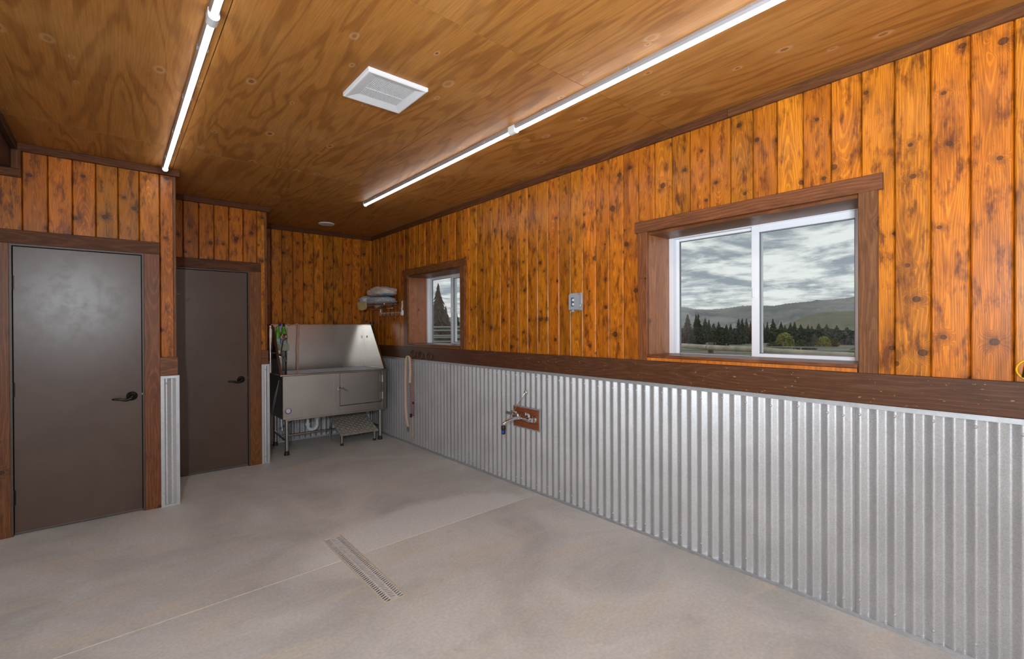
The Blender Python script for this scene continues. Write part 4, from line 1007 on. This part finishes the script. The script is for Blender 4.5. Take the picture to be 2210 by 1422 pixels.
# yellow cord at the right edge
ycord = thing('extension_cord', 'yellow cord loop hanging at the right edge of the photo', 'cord', (fx, .07, 1.25))
MB().tube([(fx-.012-.004*math.sin(a*2), .062+.075*math.cos(a), 1.243+.052*math.sin(a)) for a in [2*PI*k/24 for k in range(24)]], .0038, 8, closed=True).build('loop', plain('yellow_vinyl_cord', lin(240, 180, 30), .4), ycord, smooth='all')
MB().tube([(fx-.022, .115, 1.213), (fx-.022, .105, 1.262)], [.008, .010], 10).tube([(fx-.022, .105, 1.262), (fx-.020, .03, 1.32)], .0038, 8).build('plug', BLACKP, ycord, smooth=True)
MB().tube([(fx, .06, 1.298), (fx-.03, .06, 1.296), (fx-.032, .06, 1.306)], .004, 8).build('nail', IRON, ycord)
# little hook on the return wall beside the farther door
hk = thing('coat_hook', 'small curved hook on the corner beside the farther door', 'hook', (X1E, 4.78, 1.70))
MB().tube([(X1E, 4.76, 1.715), (X1E+.018, 4.762, 1.708), (X1E+.034, 4.764, 1.716), (X1E+.042, 4.766, 1.735)], .004, 8).box(X1E, X1E+.003, 4.75, 4.77, 1.70, 1.735).build('hook', IRON, hk, smooth=True)

# ================================================================== OUTDOORS
GRASS = plain('dry_green_field', (.19, .17, .10), .9, nscale=.12, namp=.35)
def ground_h(x, y):
    d = math.hypot(x, y)
    if d < 30: return -.35
    if d < 110: return -.35-.50*(d-30)/80
    return -.85-4.0*min(1, (d-110)/150)
mb = MB(); rs = [3.2, 6, 10, 16, 24, 30, 45, 70, 100, 150, 220, 320, 480, 700, 1000, 1400]; na = 36; vs = []
for r in rs:
    for k in range(na+1):
        a = math.radians(-15+120*k/na); xx, yy = 3.15+r*math.cos(a), 1+r*math.sin(a); vs.append((xx, yy, ground_h(xx, yy)+(.25*noise.noise(Vector((xx*.05, yy*.05, 0))) if r > 20 else 0)))
n = na+1
mb.add(vs, [(i*n+k, i*n+k+1, (i+1)*n+k+1, (i+1)*n+k) for i in range(len(rs)-1) for k in range(na)])
struct(mb.build('ground', GRASS, smooth='all'), 'dull green valley ground outside the windows', 'ground')
def hillmat(name, a, b, sc):
    m, t = newmat(name); oc = t.n('ShaderNodeTexCoord').outputs['Object']
    n = t.noise(oc, sc, 6, .65, .5); n2 = t.noise(oc, sc*7, 3, .6)
    col = t.mix(t.rng(n, .35, .7), a, b); col = t.mix(t.rng(n2, .58, .70, 0., .55), col, (a[0]*.45, a[1]*.5, a[2]*.5)); t.bsdf(col, .95, spec=.1); return m
def dirp(u, v, dist):
    d = cF+cR*((u-1105)/F_PX)+cU*((711-v)/F_PX); d = d*(dist/math.hypot(d.x, d.y)); return Vector((d.x, d.y, CAMZ+d.z))
def hill(name, crest, back, base_z, width, mat, label, rough):
    """crest: list of world points along the ridge line; slopes fall to both sides"""
    # resample crest
    pts = []; K = 14
    for i in range(len(crest)-1):
        for k in range(K): pts.append(crest[i].lerp(crest[i+1], k/K))
    pts.append(crest[-1])
    rows = 9; mb = MB(); vs = []; N = len(pts)
    for j in range(-rows, rows+1):
        f = j/rows
        for i, p in enumerate(pts):
            d = (pts[min(i+1, N-1)]-pts[max(i-1, 0)]); d.z = 0; nrm = Vector((p.x, p.y, 0)).normalized()
            hgt = (p.z-base_z)*(1-abs(f))**1.15*(1 if abs(f) < 1e-6 else 1)
            q = p+nrm*(f*width*(1+.25*noise.noise(Vector((i*.13, j*.4, 3)))))
            zz = base_z+hgt+(rough*noise.fractal(Vector((q.x*.006, q.y*.006, 1.)), 1, 2, 4)*(1-.7*(1-abs(f))) if j else rough*.12*noise.noise(Vector((i*.7, 0, 0))))
            vs.append((q.x, q.y, zz if abs(f) < 1 else base_z-20))
    mb.add(vs, [(a*N+i, a*N+i+1, (a+1)*N+i+1, (a+1)*N+i) for a in range(2*rows) for i in range(N-1)])
    o = mb.build(name, mat, smooth='all'); struct(o, label, 'hill'); return o
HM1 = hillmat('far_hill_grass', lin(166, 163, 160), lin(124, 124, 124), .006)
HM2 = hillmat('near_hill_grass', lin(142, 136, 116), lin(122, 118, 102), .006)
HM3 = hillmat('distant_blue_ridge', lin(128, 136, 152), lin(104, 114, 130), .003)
ridge = [(700, 676), (820, 684), (905, 690), (960, 684), (1100, 690), (1250, 672), (1380, 660), (1460, 664), (1475, 662), (1500, 667), (1530, 668), (1570, 665), (1600, 660), (1640, 659), (1670, 660), (1700, 655), (1730, 652), (1760, 649), (1800, 646), (1855, 640), (1950, 634), (2100, 650)]
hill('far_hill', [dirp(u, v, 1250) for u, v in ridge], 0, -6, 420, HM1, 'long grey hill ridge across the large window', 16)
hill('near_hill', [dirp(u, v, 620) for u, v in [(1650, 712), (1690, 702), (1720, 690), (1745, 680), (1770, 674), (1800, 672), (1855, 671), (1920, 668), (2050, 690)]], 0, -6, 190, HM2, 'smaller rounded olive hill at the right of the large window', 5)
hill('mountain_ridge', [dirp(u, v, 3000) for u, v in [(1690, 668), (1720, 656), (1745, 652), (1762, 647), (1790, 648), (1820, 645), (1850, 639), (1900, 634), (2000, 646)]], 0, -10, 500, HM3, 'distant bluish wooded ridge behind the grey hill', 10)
# trees along the far ridge too small to count: left to the hill's material

BARK = plain('conifer_bark', (.06, .04, .028), .9)
def folmat(name, c):
    m, t = newmat(name); oc = t.n('ShaderNodeTexCoord').outputs['Object']; n = t.noise(oc, 1.7, 4, .7)
    f = t.rng(n, .3, .7, .55, 1.35); t.bsdf(t.mix(1., (*c, 1), t.comb(f, f, f), 'MULTIPLY'), .9, spec=.1); return m
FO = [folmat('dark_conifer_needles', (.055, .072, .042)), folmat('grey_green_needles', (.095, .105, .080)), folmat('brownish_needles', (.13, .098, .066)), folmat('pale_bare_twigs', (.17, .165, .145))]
YB_ = folmat('yellow_green_leaves', (.33, .31, .09)); BR_ = folmat('olive_scrub', (.12, .135, .075))
def conifer(base, hgt, wid, mat, label, seed, tiers=9):
    rd = random.Random(seed); t_ = thing('conifer_tree', label, 'tree', base, 'conifers outside')
    MB().tube([(base[0], base[1], base[2]), (base[0], base[1], base[2]+hgt*.95)], [hgt*.018, hgt*.004], 6).build('trunk', BARK, t_)
    mb = MB(); bx, by, bz = base
    n = 12                                                  # inner mass
    vs = [(bx, by, bz+hgt*.97)]+[(bx+wid*.42*(.7+.5*rd.random())*math.cos(2*PI*i/n), by+wid*.42*(.7+.5*rd.random())*math.sin(2*PI*i/n), bz+hgt*(.05+.06*rd.random())) for i in range(n)]
    mb.add(vs, [(0, 1+i, 1+(i+1) % n) for i in range(n)]+[tuple(range(n, 0, -1))])
    for k in range(tiers):                                  # drooping sprays
        u = 1-math.sqrt(rd.random()); u = min(.97, max(.02, u)); a = rd.random()*2*PI
        R = wid*((1-u)**.85)*(.55+.55*rd.random())+wid*.03; z0 = bz+hgt*(.04+.95*u); dz = hgt*.035*(.5+rd.random())
        ca, sa = math.cos(a), math.sin(a); ww = wid*.13*(.5+rd.random())*(1-.5*u)
        tip = (bx+R*ca, by+R*sa, z0-dz); p1 = (bx+R*.25*ca-ww*sa, by+R*.25*sa+ww*ca, z0+dz*.3); p2 = (bx+R*.25*ca+ww*sa, by+R*.25*sa-ww*ca, z0+dz*.3); p3 = (bx+R*.3*ca, by+R*.3*sa, z0+dz*1.6)
        mb.add([tip, p1, p2, p3], [(0, 1, 3), (0, 3, 2), (0, 2, 1), (1, 2, 3)])
    mb.build('foliage', mat, t_)
    return t_
def shrub(base, r, h_, mat, label, seed, name='shrub', cat='shrub'):
    rd = random.Random(seed); t_ = thing(name, label, cat, base, 'shrubs outside')
    mb = MB()
    for k in range(800):
        a, tt = rd.random()*2*PI, rd.random(); rr = r*math.sqrt(max(.05, 1-(1.7*tt-.7)**2))*rd.random()**.45
        c = Vector((base[0]+rr*math.cos(a), base[1]+rr*math.sin(a), base[2]+h_*(.04+.94*tt)))
        s = r*.125; q = [c+Vector((rd.uniform(-s, s), rd.uniform(-s, s), rd.uniform(-s, s))) for _ in range(4)]; mb.add(q, [(0,1,2),(0,2,3),(0,3,1),(1,3,2)])
    mb.build('foliage', mat, t_)
    MB().tube([base, (base[0], base[1], base[2]+h_*.5)], r*.06, 5).build('stem', BARK, t_)
def gpos(u, dist):
    p = dirp(u, 707, dist); return (p.x, p.y, ground_h(p.x, p.y)-.1)
def topz(u, v, dist): return dirp(u, v, dist).z
trees = [  # u, top v, distance, half width px, foliage, label
 (1463, 676, 70, 6, 3, 'pale thin tree at the left edge of the large window'),
 (1484, 677, 62, 9, 2, 'brownish conifer standing second from the left window frame'),
 (1502, 677, 66, 7, 0, 'tall dark conifer left of the center of the left pane'),
 (1507, 676, 64, 9, 0, 'tallest dark conifer in the left pane of the large window'),
 (1522, 685, 96, 8, 1, 'grey green conifer right of the tallest one in the left pane'),
 (1530, 688, 82, 7, 1, 'narrow conifer behind the middle of the log rail'),
 (1540, 697, 80, 9, 1, 'low bushy conifer left of the teal roof'),
 (1551, 693, 84, 7, 1, 'narrow conifer just left of the teal roof'),
 (1568, 699, 120, 6, 0, 'small conifer behind the teal roof'),
 (1577, 698, 122, 5, 0, 'smaller conifer right behind the teal roof'),
 (1594, 686, 72, 6, 0, 'pointed conifer right of the small green clearing'),
 (1602, 686, 70, 7, 0, 'dark pointed conifer left of the white meeting stile'),
 (1611, 688, 68, 7, 2, 'rust brown conifer beside the white meeting stile'),
 (1620, 692, 70, 6, 2, 'brown conifer half hidden by the white meeting stile'),
 (1648, 697, 80, 5, 2, 'brown conifer at the left edge of the right pane'),
 (1656, 693, 84, 4, 0, 'thin conifer at the left of the right pane'),
 (1668, 688, 82, 8, 0, 'broad dark conifer in the right pane of the large window'),
 (1686, 693, 86, 6, 0, 'second dark conifer in the right pane'),
 (1694, 701, 90, 5, 0, 'short dark conifer between two taller ones in the right pane'),
 (1706, 695, 64, 7, 0, 'third dark conifer in the right pane'),
 (1715, 694, 88, 6, 0, 'fourth dark conifer in the right pane, near the center'),
 (1728, 699, 88, 9, 0, 'wide dark conifer left of the small cabin'),
 (1744, 701, 100, 6, 1, 'grey conifer right of the small cabin'),
 (1752, 702, 110, 6, 1, 'faint conifer farther right of the small cabin'),
 (1767, 697, 120, 7, 1, 'grey green conifer below the olive hill'),
 (1784, 700, 130, 8, 1, 'hazy conifer under the right part of the olive hill'),
 (1806, 703, 120, 9, 1, 'low hazy conifer near the right casing'),
 (1828, 705, 78, 9, 1, 'low conifer closer to the right casing'),
 (1848, 708, 90, 7, 0, 'dark conifer cut by the right casing of the large window'),
 (1862, 705, 95, 8, 0, 'dark conifer hidden behind the right casing of the large window'),
 (946, 614, 34, 20, 2, 'large dark conifer filling the small window'),
 (962, 660, 40, 12, 2, 'shorter conifer beside the large one in the small window'),
 (985, 668, 62, 9, 0, 'conifer in the narrow right pane of the small window'),
 (930, 690, 30, 12, 2, 'low conifer at the left edge of the small window'),
]
for i, (u, v_, dd, hw, mi, lab) in enumerate(trees):
    dd += (i % 4)*6
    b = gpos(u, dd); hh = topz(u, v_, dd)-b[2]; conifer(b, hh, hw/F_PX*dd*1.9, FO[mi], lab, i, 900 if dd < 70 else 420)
for i, (u, v_, dd, hw, mt_, lab) in enumerate([
 (1694, 718, 46, 10, YB_, 'yellow green shrub in the right pane below the dark conifers'),
 (1777, 726, 48, 8, YB_, 'yellow green shrub right of the center of the right pane'),
 (1797, 730, 50, 7, folmat('tan_green_leaves', (.16, .13, .05)), 'tan green shrub beside the yellow one'),
 (1730, 733, 34, 9, BR_, 'tall olive shrub behind the log rail in the right pane'),
 (1748, 739, 30, 7, BR_, 'smaller olive shrub behind the log rail in the right pane'),
 (1668, 738, 36, 9, BR_, 'dark olive shrub at the left of the right pane'),
 (1683, 742, 30, 5, folmat('rust_shrub', (.13, .07, .03)), 'rust colored shrub behind the log rail'),
 (1841, 752, 26, 8, YB_, 'yellow shrub near the right casing'),
 (1832, 731, 60, 9, FO[3], 'bare grey shrub near the right casing'),
 (1757, 721, 44, 4, FO[3], 'slender bare shrub right of the small cabin'),
 (1535, 712, 67, 14, FO[1], 'grey green thicket under the conifers of the left pane'),
 (1570, 716, 74, 16, FO[1], 'grey green thicket below the green clearing'),
 (1478, 708, 56, 14, FO[2], 'brown thicket at the left of the left pane'),
 (1615, 714, 60, 12, FO[2], 'brown thicket by the meeting stile'),
 (1780, 713, 76, 26, FO[1], 'dark grey thicket under the hazy conifers'),
 (1825, 716, 70, 24, FO[1], 'dark grey thicket toward the right casing'),
 (1740, 712, 58, 20, FO[0], 'dark thicket around the small cabin'),
 (1680, 712, 66, 26, FO[0], 'dark thicket behind the yellow green shrub'),
 (1506, 706, 54, 13, FO[1], 'grey green thicket in front of the tallest dark conifer'),
 (1556, 707, 50, 12, FO[0], 'dark thicket just below the teal roof'),
 (1590, 709, 56, 12, FO[1], 'grey green thicket below the pointed conifers of the left pane')]):
    b = gpos(u, dd); hh = topz(u, v_, dd)-b[2]; shrub(b, hw/F_PX*dd*1.55, max(hh, .6), mt_, lab, 100+i)
# woods going on beyond what the windows show
rd = random.Random(5); mb = MB()
for k in range(46):
    u = rd.uniform(1030, 1425) if k % 2 else rd.uniform(1900, 2350)
    dd = rd.uniform(75, 130); b = gpos(u, dd); hh = rd.uniform(2.2, 4.0)*dd/80; ww = hh*.22
    for j in range(60):
        q = 1-math.sqrt(rd.random()); a = rd.random()*2*PI; R = ww*(1-q)*(.5+.6*rd.random()); z0 = b[2]+hh*(.03+.92*q)
        mb.add([(b[0]+R*math.cos(a), b[1]+R*math.sin(a), z0-hh*.03), (b[0]-ww*.2*math.sin(a), b[1]+ww*.2*math.cos(a), z0), (b[0]+ww*.2*math.sin(a), b[1]-ww*.2*math.cos(a), z0), (b[0], b[1], z0+hh*.08)], [(0, 1, 3), (0, 3, 2), (0, 2, 1), (1, 2, 3)])
tag(mb.build('treeline', FO[0]), 'dark conifer woods going on beyond the view of the windows', 'woods', kind='stuff')
def house(u, v_, dd, wpx, hpx, wallc, roofm, label):
    p = dirp(u, v_, dd); r = wpx/F_PX*dd/2; hh = hpx/F_PX*dd; ax = Vector((p.y, -p.x, 0)).normalized(); ay = Vector((p.x, p.y, 0)).normalized()
    h_ = thing('house', label, 'building', (p.x, p.y, ground_h(p.x, p.y)))
    z0 = ground_h(p.x, p.y)-.2; z1 = p.z
    def q(a, b, z): c = Vector((p.x, p.y, 0))+ax*a+ay*b; return (c.x, c.y, z)
    MB().add([q(-r, 0, z0), q(r, 0, z0), q(r, 2*r, z0), q(-r, 2*r, z0), q(-r, 0, z1), q(r, 0, z1), q(r, 2*r, z1), q(-r, 2*r, z1)], [(0,3,2,1),(4,5,6,7),(0,1,5,4),(1,2,6,5),(2,3,7,6),(3,0,4,7)]).build('walls', plain('house_wall', wallc, .8), h_)
    e = r*1.12
    MB().add([q(-e, -r*.15, z1), q(e, -r*.15, z1), q(e, 2.15*r, z1), q(-e, 2.15*r, z1), q(-e, r, z1+hh), q(e, r, z1+hh)], [(0, 1, 5, 4), (2, 3, 4, 5), (0, 4, 3), (1, 2, 5), (3, 2, 1, 0)]).build('roof', roofm, h_)
    MB().add([q(-r*.5, -.05, z0+.3*(z1-z0)), q(-r*.1, -.05, z0+.3*(z1-z0)), q(-r*.1, -.05, z1-.2), q(-r*.5, -.05, z1-.2)], [(0, 1, 2, 3)]).build('window', plain('dark_pane', (.02, .02, .025), .2), h_)
house(1572, 709.5, 150, 14, 3.4, (.35, .34, .30), plain('teal_metal_roof', (.22, .42, .38), .5), 'distant house with a teal roof among the conifers')
house(1742, 716, 80, 9, 3.0, (.07, .06, .055), plain('grey_roof', (.26, .25, .25), .6), 'small dark cabin with a grey roof in the right pane')
# log rail fence outside the large window
LOG = plain('weathered_log', (.46, .40, .31), .85, nscale=3., namp=.25)
lf = thing('log_fence', 'weathered peeled log rail fence right outside the large window', 'fence', (11., 5., -.35))
k_ = 1.30
def ext(p): return Vector((p[0]*k_, p[1]*k_, CAMZ+(p[2]-CAMZ)*k_))
Ra = ext((8.0, 1.93, 1.000)); Rb = ext((9.62, 5.68, 1.000)); dirr = (Rb-Ra).normalized()
pp = ext((9.22, 4.74, 1.0))
for (a, b) in ((pp+dirr*.02, pp+dirr*5.5), (pp-dirr*.02, pp-dirr*4.6), (pp-dirr*4.62, pp-dirr*9.5)):
    MB().tube([a, a.lerp(b, .3)+Vector((0, 0, .012)), a.lerp(b, .7)-Vector((0, 0, .008)), b], [.070, .068, .064, .062], 12).build('rail', LOG, lf, smooth=True)
    MB().tube([a-Vector((0, 0, .42)), b-Vector((0, 0, .40))], [.05, .048], 10).build('rail', LOG, lf, smooth=True)
for s_ in (5.5, 0., -4.6):
    c = pp+dirr*s_+Vector((.09, -.03, 0)); MB().tube([(c.x, c.y, -.5), (c.x, c.y, pp.z+.13)], .068, 12).build('post', plain('brown_fence_post', (.20, .13, .075), .85), lf, smooth=True)
# pipe panels farther out
PIPE = plain('galvanised_pipe_fence', (.34, .345, .33), .55, .3)
def pipe_fence(A, B, zs, label, r=.024, posts=6):
    A, B = Vector(A), Vector(B); f = thing('pipe_fence', label, 'fence', tuple((A+B)/2))
    for z_ in zs: MB().tube([(A.x, A.y, z_), (B.x, B.y, z_)], r, 8).build('rail', PIPE, f, smooth=True)
    for k in range(posts+1):
        c = A.lerp(B, k/posts); MB().tube([(c.x, c.y, -.5), (c.x, c.y, max(zs)+.02)], r*1.3, 8).build('post', PIPE, f, smooth=True)
pipe_fence((7.2, 18.6, 0), (13.8, 14.4, 0), (1.450, 1.315, 1.100, 1.030, .860, .70, .5), 'galvanised pipe corral panel seen through the small window', .034, 3)
pipe_fence((13.5, 16, 0), (24., 1.0, 0), (.62, .50, .38, .22, .06), 'galvanised pipe corral fence beyond the log rail', .022, 8)
